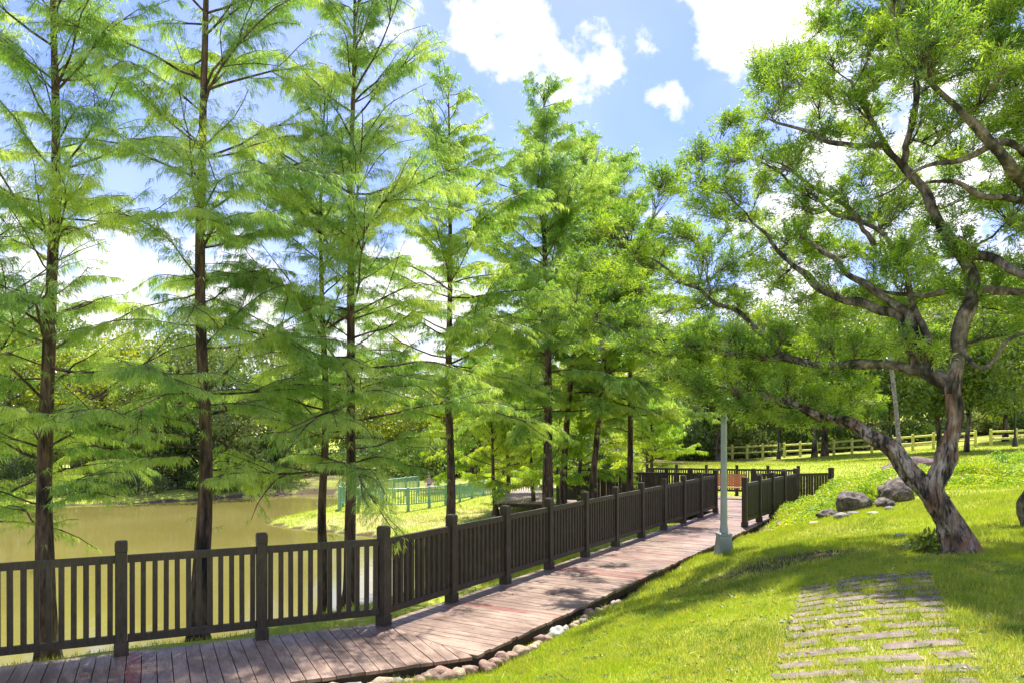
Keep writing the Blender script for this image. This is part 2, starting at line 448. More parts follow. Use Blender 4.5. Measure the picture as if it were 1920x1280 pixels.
def plankmat():
    m, nt, out = newmat('weathered_planks')
    uv = nn(nt, 'ShaderNodeUVMap')
    g = nn(nt, 'ShaderNodeNewGeometry')
    rnd = g.outputs['Random Per Island']
    off = nn(nt, 'ShaderNodeCombineXYZ', {0: math_(nt, 'MULTIPLY', rnd, 37.0), 1: math_(nt, 'MULTIPLY', rnd, 91.0), 2: 0.0})
    va = nn(nt, 'ShaderNodeVectorMath', {0: uv.outputs[0], 1: off.outputs[0]}, operation='ADD')
    mp = nn(nt, 'ShaderNodeMapping', {'Vector': va.outputs[0], 'Scale': (1.6, 34, 1)})
    grain = nn(nt, 'ShaderNodeTexNoise', {'Vector': mp.outputs[0], 'Scale': 2.5, 'Detail': 7.0, 'Roughness': .7, 'Distortion': .4})
    mp2 = nn(nt, 'ShaderNodeMapping', {'Vector': va.outputs[0], 'Scale': (2.0, 6, 1)})
    wear = nn(nt, 'ShaderNodeTexNoise', {'Vector': mp2.outputs[0], 'Scale': 1.4, 'Detail': 6.0, 'Roughness': .7})
    big = nn(nt, 'ShaderNodeTexNoise', {'Vector': g.outputs['Position'], 'Scale': .8, 'Detail': 3.0})
    base = ramp(nt, rnd, ((0.0, (.115, .066, .048)), (.12, (.16, .097, .073)), (.55, (.19, .122, .092)), (.86, (.135, .083, .064)), (.90, (.22, .07, .055)), (1.0, (.24, .075, .06))), 'CONSTANT')
    worn = mixc(nt, grain.outputs[0], (.20, .132, .098), (.58, .42, .315))
    wf = math_(nt, 'ADD', math_(nt, 'MULTIPLY', wear.outputs[0], .7), math_(nt, 'MULTIPLY', big.outputs[0], .5))
    wf = math_(nt, 'ADD', wf, math_(nt, 'MULTIPLY', rnd, -.08))
    wf = ramp(nt, wf, ((.50, 0.0), (.70, .95)))
    c = mixc(nt, wf, base, worn)
    gd = ramp(nt, grain.outputs[0], ((.30, .32), (.47, 1.0)))
    c = mixc(nt, 1.0, c, gd, 'MULTIPLY')
    bp = nn(nt, 'ShaderNodeBump', {'Height': grain.outputs[0], 'Strength': .5, 'Distance': .004})
    p = nn(nt, 'ShaderNodeBsdfPrincipled', {'Base Color': c, 'Roughness': .5, 'Normal': bp.outputs[0]})
    nt.links.new(p.outputs[0], out.inputs[0])
    return m
M['plank'] = plankmat()

def groundmat():
    m, nt, out = newmat('lawn_ground')
    g = nn(nt, 'ShaderNodeNewGeometry')
    n1 = nn(nt, 'ShaderNodeTexNoise', {'Vector': g.outputs['Position'], 'Scale': .55, 'Detail': 6.0, 'Roughness': .6})
    n2 = nn(nt, 'ShaderNodeTexNoise', {'Vector': g.outputs['Position'], 'Scale': 26.0, 'Detail': 5.0, 'Roughness': .7})
    grass = mixc(nt, n2.outputs[0], (.15, .23, .02), (.50, .52, .10))
    dry = mixc(nt, n2.outputs[0], (.26, .20, .09), (.58, .50, .26))
    soil = mixc(nt, n2.outputs[0], (.04, .03, .02), (.16, .12, .08))
    at = nn(nt, 'ShaderNodeAttribute', attribute_name='cover')
    sp = nn(nt, 'ShaderNodeSeparateColor', {0: at.outputs['Color']})
    f1 = math_(nt, 'ADD', sp.outputs[0], math_(nt, 'MULTIPLY', math_(nt, 'SUBTRACT', n1.outputs[0], .5), 1.2), clamp=True)
    f2 = math_(nt, 'ADD', sp.outputs[1], math_(nt, 'MULTIPLY', math_(nt, 'SUBTRACT', n1.outputs[0], .5), 1.0), clamp=True)
    c = mixc(nt, ramp(nt, f1, ((.3, 0.0), (.7, 1.0))), grass, dry)
    c = mixc(nt, ramp(nt, f2, ((.35, 0.0), (.7, 1.0))), c, soil)
    c = mixc(nt, sp.outputs[2], c, mixc(nt, n2.outputs[0], (.35, .25, .21), (.62, .47, .41)))
    bp = nn(nt, 'ShaderNodeBump', {'Height': n2.outputs[0], 'Strength': .6, 'Distance': .05})
    p = nn(nt, 'ShaderNodeBsdfPrincipled', {'Base Color': c, 'Roughness': .95, 'Normal': bp.outputs[0], 'Specular IOR Level': .1})
    nt.links.new(p.outputs[0], out.inputs[0])
    return m
M['ground'] = groundmat()

# ------------------------------------------------------------------ terrain
CT = np.array([
 (0,0,.8),(0,3,.75),(3,2,.85),(6,2,.95),(-3,3,.35),(-6,3,0),(-10,2,-.1),(0,-8,.9),(8,-8,1.1),(-10,-8,.2),
 (-2.4,6.7,-.12),(-1.2,7.3,-.14),(-.3,7.7,-.14),(.35,8.6,-.12),(1.05,9.8,-.1),(2.1,11.5,-.08),(2.95,12.9,-.06),(4.4,15.2,-.06),(5.9,17.7,-.05),
 (-6,6.6,-.25),(-3,8,-.25),(-1,9,-.25),(1,11.5,-.25),(3.5,15.5,-.25),(5.5,19.5,-.25),
 (-8,6.6,-.25),(-4.2,8.6,-.22),(-1.9,9.7,-.18),(-.3,11.9,-.18),(1.5,15,-.2),(3.8,19,-.25),(5,21.5,-.4),
 (.5,6,.42),(0,5,.5),(1,7,.36),(1.2,8.3,.2),(2.3,5,.8),(3.6,7.7,.88),(2.2,8.6,.45),(3,9.5,.55),(3,11,.4),(4.5,9,.85),(5.2,8.9,.9),
 (4,12,.45),(3.75,13.5,.134),(5,13,.42),(6,15,.45),(7.8,17.3,.5),(6.3,17.5,.12),(6.9,19,.1),(8.6,22,.3),(9.7,22.6,.52),(9,20,.6),
 (12,20,1.0),(9.2,14,.93),(8,9,1.0),(7,5,1.0),(14,25,.9),(12,12,1.1),(20,20,1.2),(17,35,.45),(17,45,.2),(10,36,-.4),(8,27,-.55),(12,28,.1),
 (16.8,75,-.9),(25.2,68,-.3),(28.5,64,.1),(33,62,.5),(39,60,.93),(20,55,-.3),(30,45,.7),
 (20,90,-.5),(45,85,1.6),(60,110,4.5),(35,110,4),(100,150,20),(10,110,0),
 (2,28,-.65),(-1,24,-.65),(0,19,-.6),(-3,28,-.95),(-4,31,-.9),(0,34,-.6),(-5,37,-.9),(5,40,-.5),(0,50,-.5),
 (-20,36,-1),(-20,42,-.7),(-40,40,-.6),(-12,44,-.7),(-15,60,-.3),(-60,60,0),(0,80,0),(0,200,0),(-150,150,3),(150,250,25),(0,600,0),(-300,300,5),
 (300,600,20),(-300,0,0),(300,0,3)], float)
def _phi(r2):
    return np.sqrt(r2 + .35)
_d2 = ((CT[:, None, :2] - CT[None, :, :2]) ** 2).sum(-1)
_n = len(CT)
_A = np.zeros((_n + 3, _n + 3)); _A[:_n, :_n] = _phi(_d2) - np.eye(_n) * .02
_A[:_n, _n] = 1; _A[:_n, _n + 1:] = CT[:, :2] / 100; _A[_n:, :_n] = _A[:_n, _n:].T
_w = np.linalg.solve(_A, np.concatenate((CT[:, 2], np.zeros(3))))

WATER = -1.2
POND = np.array([(-80, 3), (-20, 7.2), (-9.5, 9.6), (-7, 10.4), (-4.9, 11.4), (-3.3, 13.4), (-1.9, 15.5), (-.9, 18), (-1.5, 20.5), (-3.2, 23), (-4.6, 25),
                 (-6, 25.9), (-8, 27.2), (-9.4, 28.6), (-9.3, 30.2), (-8.6, 33), (-7.8, 37), (-8.5, 40.5), (-11, 41), (-13.8, 38.9), (-18, 35.6), (-23, 33.8),
                 (-40, 30), (-80, 27)], float)
def poly_dist(X, Y, poly):
    """signed distance, negative inside"""
    p = np.stack((X, Y), -1).reshape(-1, 2)
    best = np.full(len(p), 1e9); ins = np.zeros(len(p), bool)
    for i in range(len(poly)):
        a, b = poly[i], poly[(i + 1) % len(poly)]
        ab = b - a; t = np.clip(((p - a) @ ab) / (ab @ ab), 0, 1)
        d = np.linalg.norm(p - a - t[:, None] * ab, axis=1); best = np.minimum(best, d)
        c = (a[1] > p[:, 1]) != (b[1] > p[:, 1])
        xi = (b[0] - a[0]) * (p[:, 1] - a[1]) / (b[1] - a[1] + 1e-12) + a[0]
        ins ^= c & (p[:, 0] < xi)
    return np.where(ins, -best, best).reshape(np.shape(X))

# boardwalk frame ------------------------------------------------------------
D1 = unit((.903, .429)); N1 = np.array((D1[1], -D1[0]))      # along / towards the lawn
D2 = unit((.512, .859)); N2 = np.array((D2[1], -D2[0]))
B0 = np.array((-1.56, 9.27))                                  # the post at the bend
WID = 1.66
SP = 1.425
K = B0 - .09 * unit(N1 + N2)                                  # outer corner
mit = unit(unit(D1) + unit(D2)); MN = np.array((mit[0], mit[1]))   # mitre normal
J = B0 + unit(N1 + N2) * WID / float(np.dot(unit(N1 + N2), N1))
END = B0 + D2 * (SP * 10 + .4)
DECKS = [np.array([B0 - D1 * 14 - N1 * .09, K, J, B0 - D1 * 14 + N1 * WID]),
         np.array([K, END - N2 * .09, END + N2 * (WID + .1), J]),
         np.array([END - N2 * 4.2, END - N2 * 4.2 + D2 * 8.2, END + N2 * 2.3 + D2 * 8.2, END + N2 * 2.3]),
         np.array([(-.6, 25.8), (4.9, 25.2), (6.0, 30.5), (-.4, 31.0)])]

def height(X, Y):
    X = np.asarray(X, float); Y = np.asarray(Y, float)
    p = np.stack((X.ravel(), Y.ravel()), -1)
    H = np.zeros(len(p))
    for i in range(0, len(p), 40000):
        q = p[i:i + 40000]
        H[i:i + 40000] = _phi(((q[:, None] - CT[None, :, :2]) ** 2).sum(-1)) @ _w[:_n] + _w[_n] + q @ _w[_n + 1:] / 100
    H = H.reshape(X.shape)
    H = H + .025 * np.sin(X * 1.7 + np.sin(Y * 1.1)) * np.cos(Y * 1.3 + X * .4)
    for dk in DECKS:
        d = poly_dist(X, Y, dk)
        lim = -.095 if dk is not DECKS[3] and dk is not DECKS[2] else -.42
        t = np.clip(d / .35, 0, 1)
        H = np.where(d < .35, np.minimum(H, lim + t * 1.2), H)
    d = poly_dist(X, Y, POND)
    t = np.clip(d / 2.3, 0, 1) ** .62
    H2 = WATER + (H - WATER) * t
    H = np.where(d > 0, np.where(d < 2.3, H2, H), WATER - np.minimum(1.0, -d * .5))
    return H

gx = 6 * np.sinh(np.linspace(-5.0, 5.0, 330))
gy = 9 + 8 * np.sinh(np.linspace(-2.2, 5.2, 330))
GX, GY = np.meshgrid(gx, gy, indexing='ij')
GZ = height(GX, GY)
mb = MB()
nx, ny = GX.shape
ii, jj = np.meshgrid(np.arange(nx - 1), np.arange(ny - 1), indexing='ij')
Q = np.stack((ii * ny + jj, (ii + 1) * ny + jj, (ii + 1) * ny + jj + 1, ii * ny + jj + 1), -1).reshape(-1, 4)
mb.quads(np.stack((GX, GY, GZ), -1).reshape(-1, 3), Q)
ground = mb.build('ground', M['ground'], smooth=True)
ground['kind'] = 'structure'
def blob(X, Y, x, y, rx, ry):
    return np.exp(-(((X - x) / rx) ** 2 + ((Y - y) / ry) ** 2))
fx, fy = GX.ravel(), GY.ravel()
dry = np.full(len(fx), .22)
dry += .42 * blob(fx, fy, -4, 27, 5, 3) + .25 * blob(fx, fy, 2.6, 5.5, 1.5, 2) + .3 * blob(fx, fy, 5.8, 17, 1.2, 3) + .25 * blob(fx, fy, 0, 4.6, 2.0, 1.2)
soil = np.full(len(fx), .05)
soil += .75 * blob(fx, fy, 4.2, 9.9, 2.8, .8) + .35 * blob(fx, fy, 5.2, 9, .9, .8) + .6 * blob(fx, fy, 3.7, 13.4, .7, .6) + .7 * blob(fx, fy, 25, 84, 30, 12)
soil += .5 * blob(fx, fy, -25, 42, 28, 7) + .5 * blob(fx, fy, 50, 90, 30, 20) + .3 * blob(fx, fy, 1.5, 21, 2.5, 5)  # first term paints the far bank's shade into the soil mask
dk = poly_dist(fx, fy, POND)
soil += np.where((dk > -.5) & (dk < .35), .7, 0)
for q in DECKS[:2]:
    soil += np.where(poly_dist(fx, fy, q) < .16, .8, 0)
soil += .6 * blob(fx, fy, -6, 54, 16, 9) + .6 * blob(fx, fy, 12, 62, 12, 10)  # dark soil tone stands in for shade beneath the distant trees
pave = np.clip(blob(fx, fy, 1.5, 37.5, 5.0, 2.2) * 3 - 1, 0, 1)
ca = ground.data.color_attributes.new('cover', 'FLOAT_COLOR', 'POINT')
cc = np.stack((np.clip(dry, 0, 1), np.clip(soil, 0, 1), pave, np.ones(len(fx))), -1)
ca.data.foreach_set('color', cc.astype(np.float32).ravel())

mb = MB()
wx = np.linspace(-85, 1, 60); wy = np.linspace(2, 45, 50)
WX, WY = np.meshgrid(wx, wy, indexing='ij')
ii, jj = np.meshgrid(np.arange(59), np.arange(49), indexing='ij')
mb.quads(np.stack((WX, WY, np.full_like(WX, WATER)), -1).reshape(-1, 3), np.stack((ii * 50 + jj, (ii + 1) * 50 + jj, (ii + 1) * 50 + jj + 1, ii * 50 + jj + 1), -1).reshape(-1, 4))
pond = mb.build('pond_water', M['water'], smooth=True)
pond['kind'] = 'structure'

# distant hills --------------------------------------------------------------
hx = np.linspace(-900, 900, 160); V = []; Q = []
for i, x in enumerate(hx):
    h = 30 + 14 * noise.noise(Vector((x * .0045, 3, 0))) + 5 * noise.noise(Vector((x * .02, 1, 0))) + 1.6 * noise.noise(Vector((x * .09, 8, 0)))
    for j, (t, d) in enumerate(((0, 620), (.5, 680), (.9, 740), (1, 790), (.3, 900))):
        V.append((x, d + 20 * noise.noise(Vector((x * .01, j, 2))), -5 + (h + 12) * t))
        if i and j: Q.append(((i - 1) * 5 + j - 1, i * 5 + j - 1, i * 5 + j, (i - 1) * 5 + j))
mb = MB(); mb.quads(V, Q)
m, nt, out = newmat('hill_forest')
g = nn(nt, 'ShaderNodeNewGeometry')
n1 = nn(nt, 'ShaderNodeTexNoise', {'Vector': g.outputs['Position'], 'Scale': .09, 'Detail': 8.0, 'Roughness': .7})
p = nn(nt, 'ShaderNodeBsdfPrincipled', {'Base Color': ramp(nt, n1.outputs[0], ((.3, (.05, .10, .07)), (.7, (.13, .20, .11)))), 'Roughness': 1.0,
       'Normal': nn(nt, 'ShaderNodeBump', {'Height': n1.outputs[0], 'Strength': 1.0, 'Distance': 6.0}).outputs[0]})
nt.links.new(p.outputs[0], out.inputs[0])
hl = mb.build('distant_hills', m, smooth=True); hl['kind'] = 'structure'

# ------------------------------------------------------------------ boardwalk
def clip(poly, p0, n):
    o = []
    for i in range(len(poly)):
        a, b = poly[i], poly[(i + 1) % len(poly)]
        da, db = np.dot(a - p0, n), np.dot(b - p0, n)
        if da <= 0: o.append(a)
        if (da < 0) != (db < 0):
            o.append(a + (b - a) * da / (da - db))
    return o

class Deck:
    def __init__(s): s.v = []; s.f = []; s.uv = []
    def board(s, poly, zf, org, ax, th=.034):
        n = len(poly)
        if n < 3: return
        area = .5 * abs(sum(poly[i][0] * poly[(i + 1) % n][1] - poly[(i + 1) % n][0] * poly[i][1] for i in range(n)))
        if area < .004: return
        ay = np.array((-ax[1], ax[0])); b = len(s.v); jz = random.uniform(-.002, .002)
        for top in (1, 0):
            for q in poly:
                z = zf(q) + jz
                s.v.append((q[0], q[1], z if top else z - th))
        uv = [(float(np.dot(q - org, ax)), float(np.dot(q - org, ay))) for q in poly]
        cw = sum((poly[(i + 1) % n][0] - poly[i][0]) * (poly[(i + 1) % n][1] + poly[i][1]) for i in range(n)) > 0
        idx = list(range(n))[::-1] if cw else list(range(n))
        s.f.append([b + i for i in idx]); s.uv.append([uv[i] for i in idx])
        s.f.append([b + n + i for i in idx[::-1]]); s.uv.append([uv[i] for i in idx[::-1]])
        for q in range(n):
            i, j = idx[q], idx[(q + 1) % n]
            s.f.append([b + i, b + n + i, b + n + j, b + j]); s.uv.append([uv[i], (uv[i][0], uv[i][1] + .03), (uv[j][0], uv[j][1] + .03), uv[j]])
    def run(s, org, d, nrm, s0, s1, w0, w1, zf, clips=(), pitch=.142, gap=.009):
        t = s0
        while t < s1:
            w = pitch - gap
            e0 = w0 + random.uniform(-.012, .012); e1 = w1 + random.uniform(-.016, .016)
            poly = [org + d * t + nrm * e0, org + d * (t + w) + nrm * e0, org + d * (t + w) + nrm * e1, org + d * t + nrm * e1]
            for p0, nn_ in clips: poly = clip(poly, p0, nn_) if poly else poly
            s.board(poly, zf, org + d * t, nrm)
            t += pitch
dkb = Deck()
flat = lambda q: 0.0
dkb.run(B0, D1, N1, -14, 1.4, -.09, WID, flat, [(B0, MN)])
dkb.run(B0, D2, N2, -1.6, SP * 10 + .4, -.09, WID, flat, [(B0 + MN * .008, -MN)])
zf3 = lambda q: -.006 - .30 * min(1, max(0, float(np.dot(q - END, D2)) / 6.0))
dkb.run(END, D2, N2, 0.004, 8.2, -4.2, 2.3, zf3)
dkb.run(np.array((-.6, 25.8)), unit((1, -.09)), unit((.09, 1)), 0, 5.4, 0, 5.0, lambda q: -.16)
me = bpy.data.meshes.new('boardwalk')
me.from_pydata(dkb.v, [], dkb.f)
ul = me.uv_layers.new(name='UVMap')
ul.data.foreach_set('uv', np.array([c for f in dkb.uv for q in f for c in q], np.float32))
me.materials.append(M['plank'])
bw = bpy.data.objects.new('boardwalk', me); COL.objects.link(bw); bw['kind'] = 'structure'
# joists and edge beams under the boards
mb = MB()
def edge(a, b, z0, z1=None):
    z1 = z0 if z1 is None else z1
    mb.beam((a[0], a[1], z0), (b[0], b[1], z1), .06, .11)
for off in (.03, .8, WID - .07):
    kk = B0 + unit(N1 + N2) * off / float(np.dot(unit(N1 + N2), N1))
    edge(B0 - D1 * 14 + N1 * off, kk, -.092); edge(kk, END + N2 * off, -.093)
for off in (-4.1, -2, 2.2):
    edge(END + N2 * off, END + N2 * off + D2 * 6, -.10, -.40); edge(END + N2 * off + D2 * 6, END + N2 * off + D2 * 8.1, -.401)
for x0, y0, x1, y1 in ((-.55, 25.85, 4.8, 25.3), (-.3, 30.7, 5, 30.3), (-.55, 25.9, -.4, 30.6)):
    edge((x0, y0), (x1, y1), -.25)
jo = mb.build('boardwalk_joists', M['rail']); jo['kind'] = 'structure'

# ------------------------------------------------------------------ dark railings
def railing(label, pts, ups=None, nsl=12, h=1.2, ends=(1, 1)):
    pts = [np.array(p, float) for p in pts]
    r = thing('wooden_railing', label, 'railing', pts[0], 'dark brown slatted railings along the boardwalk')
    for i, p in enumerate(pts):
        q = pts[min(i + 1, len(pts) - 1)] - pts[max(i - 1, 0)] if not (0 < i < len(pts) - 1) else pts[i + 1] - pts[i]
        a = math.atan2(q[1], q[0])
        c, s_ = math.cos(a), math.sin(a); ax = ((c, s_, 0), (-s_, c, 0), (0, 0, 1))
        if (i == 0 and not ends[0]) or (i == len(pts) - 1 and not ends[1]): continue
        mb = MB()
        rr = .057 * math.sqrt(2)
        mb.frustum(p, [(-.05, rr * 1.22), (.118, rr * 1.22), (.126, rr * 1.06), (.128, rr), (h - .118, rr), (h - .112, rr * .95)], 4, math.pi / 4, ax=ax)
        po = mb.build('post', M['rail'], r)
        mb = MB()
        mb.frustum(p, [(h - .112, rr * .9), (h - .11, rr * 1.06), (h - .02, rr * 1.06), (h, rr * .86)], 4, math.pi / 4, ax=ax)
        mb.build('cap', M['rail'], po)
    for a, b in zip(pts[:-1], pts[1:]):
        d = b - a; L = np.linalg.norm(d); u = d / L
        mb = MB()
        A = a + u * .06; B = b - u * .06
        z = np.array((0, 0, 1.0))
        mb.beam(A + z * 1.008, B + z * 1.008, .058, .078)
        mb.beam(A + z * .168, B + z * .168, .058, .078)
        hd = unit(np.array((u[0], u[1], 0))); sd = np.array((-hd[1], hd[0], 0))
        for k in range(nsl):
            c = A + (B - A) * (k + .5 - .12 * (1 - 2 * k / (nsl - 1))) / nsl
            mb.box(c + z * .588 + hd * random.uniform(-.004, .004) + sd * random.uniform(-.002, .002), (.0255 if L > 1.3 or nsl < 20 else .024, .024, .40), (hd, sd, unit(z + hd * random.uniform(-.004, .004))))
        mb.build('panel', M['rail'], r)
    return r

run1 = [np.append(B0 - D1 * 1.42 * k, 0) for k in range(6, 0, -1)] + [np.append(B0 + D2 * SP * k, 0) for k in range(0, 11)]
railing('long dark brown railing along the pond side of the boardwalk', run1)
run2 = [(5.6, 18.35, 0), (6.27, 19.35, 0), (6.92, 20.3, .0), (7.57, 21.25, 0), (8.3, 22.3, 0), (9.5, 22.7, 0)]
railing('short olive-lit railing on the lawn side of the boardwalk beside the lamp post', run2)
railing('far railing closing the back of the rest platform behind the orange bench', [(5.6, 31.6, -.32), (6.75, 31.3, -.32), (7.9, 31.0, -.32), (9.05, 30.7, -.32), (10.2, 30.4, -.32), (11.3, 30.1, -.32)])
railing('short cross railing left of the platform opening behind the long railing', [(4.9, 24.2, -.08), (5.6, 23.95, -.08), (6.3, 23.7, -.08)], nsl=7)
railing('short cross railing right of the platform opening, behind the lawn side railing', [(7.5, 23.7, -.08), (8.35, 23.45, -.08)], nsl=7)
railing('shaded railing running off behind the cypress trunks, almost black', [(4.9, 24.2, -.08), (3.7, 24.4, -.08), (2.5, 24.6, -.08), (1.5, 24.75, -.08)], nsl=23, ends=(0, 1))

# ------------------------------------------------------------------ green bamboo-look railing
def green_rail(label, pts, h=.88):
    C, _ = catmull(pts, np.ones(len(pts)), .25)
    C = C.copy()
    # resample at equal spacing
    seg = np.r_[0, np.cumsum(np.linalg.norm(np.diff(C[:, :2], axis=0), axis=1))]
    n = max(2, int(seg[-1] / 1.0))
    S = np.linspace(0, seg[-1], n + 1)
    px = [np.interp(S, seg, C[:, i]) for i in range(2)]
    base = height(px[0], px[1])
    top = np.interp(S, seg, C[:, 2])
    r = thing('bamboo_style_railing', label, 'railing', (px[0][0], px[1][0], base[0]), 'mint green bamboo-look railings by the pond')
    for i in range(n + 1):
        mb = MB()
        mb.frustum((px[0][i], px[1][i], 0), [(base[i] - .1, .062), (base[i] + .3, .06), (base[i] + .31, .067), (base[i] + .33, .06), (top[i] + .05, .06), (top[i] + .06, .02)], 8)
        mb.build('post', M['green'], r)
    for i in range(n):
        mb = MB()
        a = np.array((px[0][i], px[1][i])); b = np.array((px[0][i + 1], px[1][i + 1]))
        za, zb = top[i], top[i + 1]
        mb.tube([(a[0], a[1], za), (b[0], b[1], zb)], .032, 6)
        mb.tube([(a[0], a[1], za - .60), (b[0], b[1], zb - .60)], .028, 6)
        for k in range(9):
            t = (k + .5) / 9; q = a + (b - a) * t; z = za + (zb - za) * t
            mb.frustum((q[0], q[1], 0), [(z - .58, .024), (z - .3, .024), (z - .29, .029), (z - .27, .024), (z - .02, .024)], 5)
        mb.build('panel', M['green'], r)
    return r
zt = -.04
green_rail('mint green bamboo-look railing curving along the grassy point, nearest loop', [(-7.2, 31.8, zt), (-7.1, 31.0, zt), (-6.2, 30.3, zt), (-5.2, 30.0, zt), (-4.4, 30.0, zt), (-3.4, 30.8, zt), (-2.3, 32.5, zt), (-.8, 35.2, zt), (1.0, 36.2, zt), (3.2, 36.6, zt)])
green_rail('mint green railing behind the nearest loop, ending at a bright post', [(-7.3, 32.9, zt), (-6.6, 33.6, zt), (-5.86, 34.9, zt), (-5.2, 36.6, zt), (-4.64, 37.8, zt)])

# ------------------------------------------------------------------ log fences
def log_fence(label, pts, space=1.5, loc_group='yellowish log fences across the far lawn'):
    pts = np.array(pts, float)
    seg = np.r_[0, np.cumsum(np.linalg.norm(np.diff(pts, axis=0), axis=1))]
    n = int(seg[-1] / space); S = np.linspace(0, seg[-1], n + 1)
    x = np.interp(S, seg, pts[:, 0]); y = np.interp(S, seg, pts[:, 1]); z = height(x, y)
    r = thing('log_fence', label, 'fence', (x[0], y[0], z[0]), loc_group)
    for i in range(n + 1):
        mb = MB(); mb.frustum((x[i], y[i], z[i]), [(-.2, .12), (1.32, .12), (1.38, .07)], 8); mb.build('post', M['log'], r)
    for hgt in (1.14, .58):
        mb = MB(); mb.tube(np.stack((x, y - .08, z + hgt), -1), .085, 6); mb.build('rail', M['log'], r)
log_fence('yellowish log fence on the far lawn, left stretch beside the cypresses', [(16.0, 80, 0), (17.8, 76, 0), (21.5, 72, 0), (24.3, 69.5, 0)])
log_fence('yellowish log fence on the far lawn, long stretch behind the two grey trunks', [(24.7, 69.2, 0), (28.5, 65, 0), (33, 62.5, 0), (37.3, 61.4, 0)])
log_fence('log fence at the edge of the path, stretch right of the forked tree', [(38.3, 61, 0), (41, 59.5, 0), (46, 57.5, 0)])

# ------------------------------------------------------------------ lamp post, poles
bx, by = 3.75, 13.5; bz = float(height(bx, by))
lp = thing('lamp_post', 'grey steel lamp post standing on the grass beside the boardwalk', 'lamp post', (bx, by, bz))
mb = MB(); mb.frustum((bx, by, bz), [(-.05, .19), (.02, .19), (.10, .178), (.33, .145), (.345, .16), (.375, .16), (.39, .12)], 4, math.pi / 4 + .1); mb.build('base', M['steel'], lp)
mb = MB(); mb.box((bx - .02, by - .128, bz + .2), (.05, .008, .08)); mb.build('access_door', M['steel'], lp)
mb = MB(); mb.frustum((bx, by, bz), [(.36, .082), (.50, .066), (.52, .062), (3.25, .048)], 14); mb.build('pole', M['steel'], lp, smooth=False)
mb = MB()
mb.frustum((bx, by, bz), [(3.2, .06), (3.27, .11), (3.30, .05)], 12)
for a in range(4):
    c, s_ = math.cos(a * 1.5708 + .4) * .1, math.sin(a * 1.5708 + .4) * .1
    mb.beam((bx + c, by + s_, bz + 3.24), (bx + c * 1.25, by + s_ * 1.25, bz + 3.62), .016, .016)
mb.frustum((bx, by, bz), [(3.6, .17), (3.63, .17), (3.75, .05), (3.80, .02)], 12)
lt = mb.build('lantern', M['black'], lp)
b0 = P(1691, 870, 30); b0[2] = float(height(b0[0], b0[1])); t0 = P(1662, 618, 30.3)
lk = thing('leaning_pole', 'tall pale leaning pole seen between the forks of the big tree', 'pole', b0)
mb = MB(); C, R = catmull([b0 - (0, 0, .2), b0 * .5 + t0 * .5 + (.05, 0, 0), t0], [.09, .08, .07], .4); mb.tube(C, R, 10, .06, 2); mb.build('shaft', M['st_grey'], lk, smooth=True)
for (px, D, zt_, lb) in ((1460, 66, 4.6, 'thin dark park lamp standing before the log fence left of the grey trunks'), (1903, 58, 6.6, 'tall thin dark lamp at the right-hand log fence')):
    x = (px - 960) / F * D; z = float(height(x, D))
    l = thing('park_lamp', lb, 'lamp post', (x, D, z), 'thin dark lamps by the log fence')
    mb = MB(); mb.frustum((x, D, z), [(-.1, .22), (.1, .2), (.7, .13), (.75, .08), (zt_, .06)], 10); mb.build('pole', M['black'], l)
    mb = MB(); mb.frustum((x, D, z + zt_), [(0, .08), (.12, .26), (.42, .34), (.46, .4), (.6, .1)], 8); mb.build('lantern', M['black'], l)

# ------------------------------------------------------------------ bench
def bench():
    o = P(1362, 930, 29.0); o[2] = -.31
    r = thing('park_bench', 'orange slatted park bench with dark iron ends on the rest platform', 'bench', o)
    ang = math.radians(-12); c, s_ = math.cos(ang), math.sin(ang)
    X = np.array((c, s_, 0)); Y = np.array((-s_, c, 0)); Z = np.array((0, 0, 1.0))
    q = lambda x, y, z: o + X * x + Y * y + Z * z
    L = .72
    for k, (y, z, t) in enumerate(((-.28, .43, 0), (-.17, .44, 0), (-.06, .44, 0), (.05, .43, 0))):
        mb = MB(); mb.beam(q(-L, y, z), q(L, y, z), .09, .028); mb.build('seat_slat', M['orange'], r)
    for k in range(5):
        y, z = .14 + k * .025, .50 + k * .095
        mb = MB(); mb.box(q(0, y, z), (L, .012, .042), (X, unit(Y + Z * -.25), unit(Z + Y * .25))); mb.build('back_slat', M['orange'], r)
    for sx in (-1, 1):
        x = sx * (L + .03); mb = MB()
        mb.tube([q(x, -.36, .0), q(x, -.30, .2), q(x, -.27, .40), q(x, -.05, .41), q(x, .13, .42), q(x, .20, .7), q(x, .28, 1.0)], .024, 6)
        mb.tube([q(x, .34, .0), q(x, .2, .2), q(x, .05, .40)], .024, 6)
        mb.tube([q(x, -.28, .38), q(x, -.33, .56), q(x, -.2, .66), q(x, .0, .64), q(x, .2, .68)], .02, 6)
        mb.tube([q(x, -.3, .2), q(x, -.05, .26), q(x, .2, .2)], .018, 6)
        mb.build('end_frame', M['black'], r)
bench()

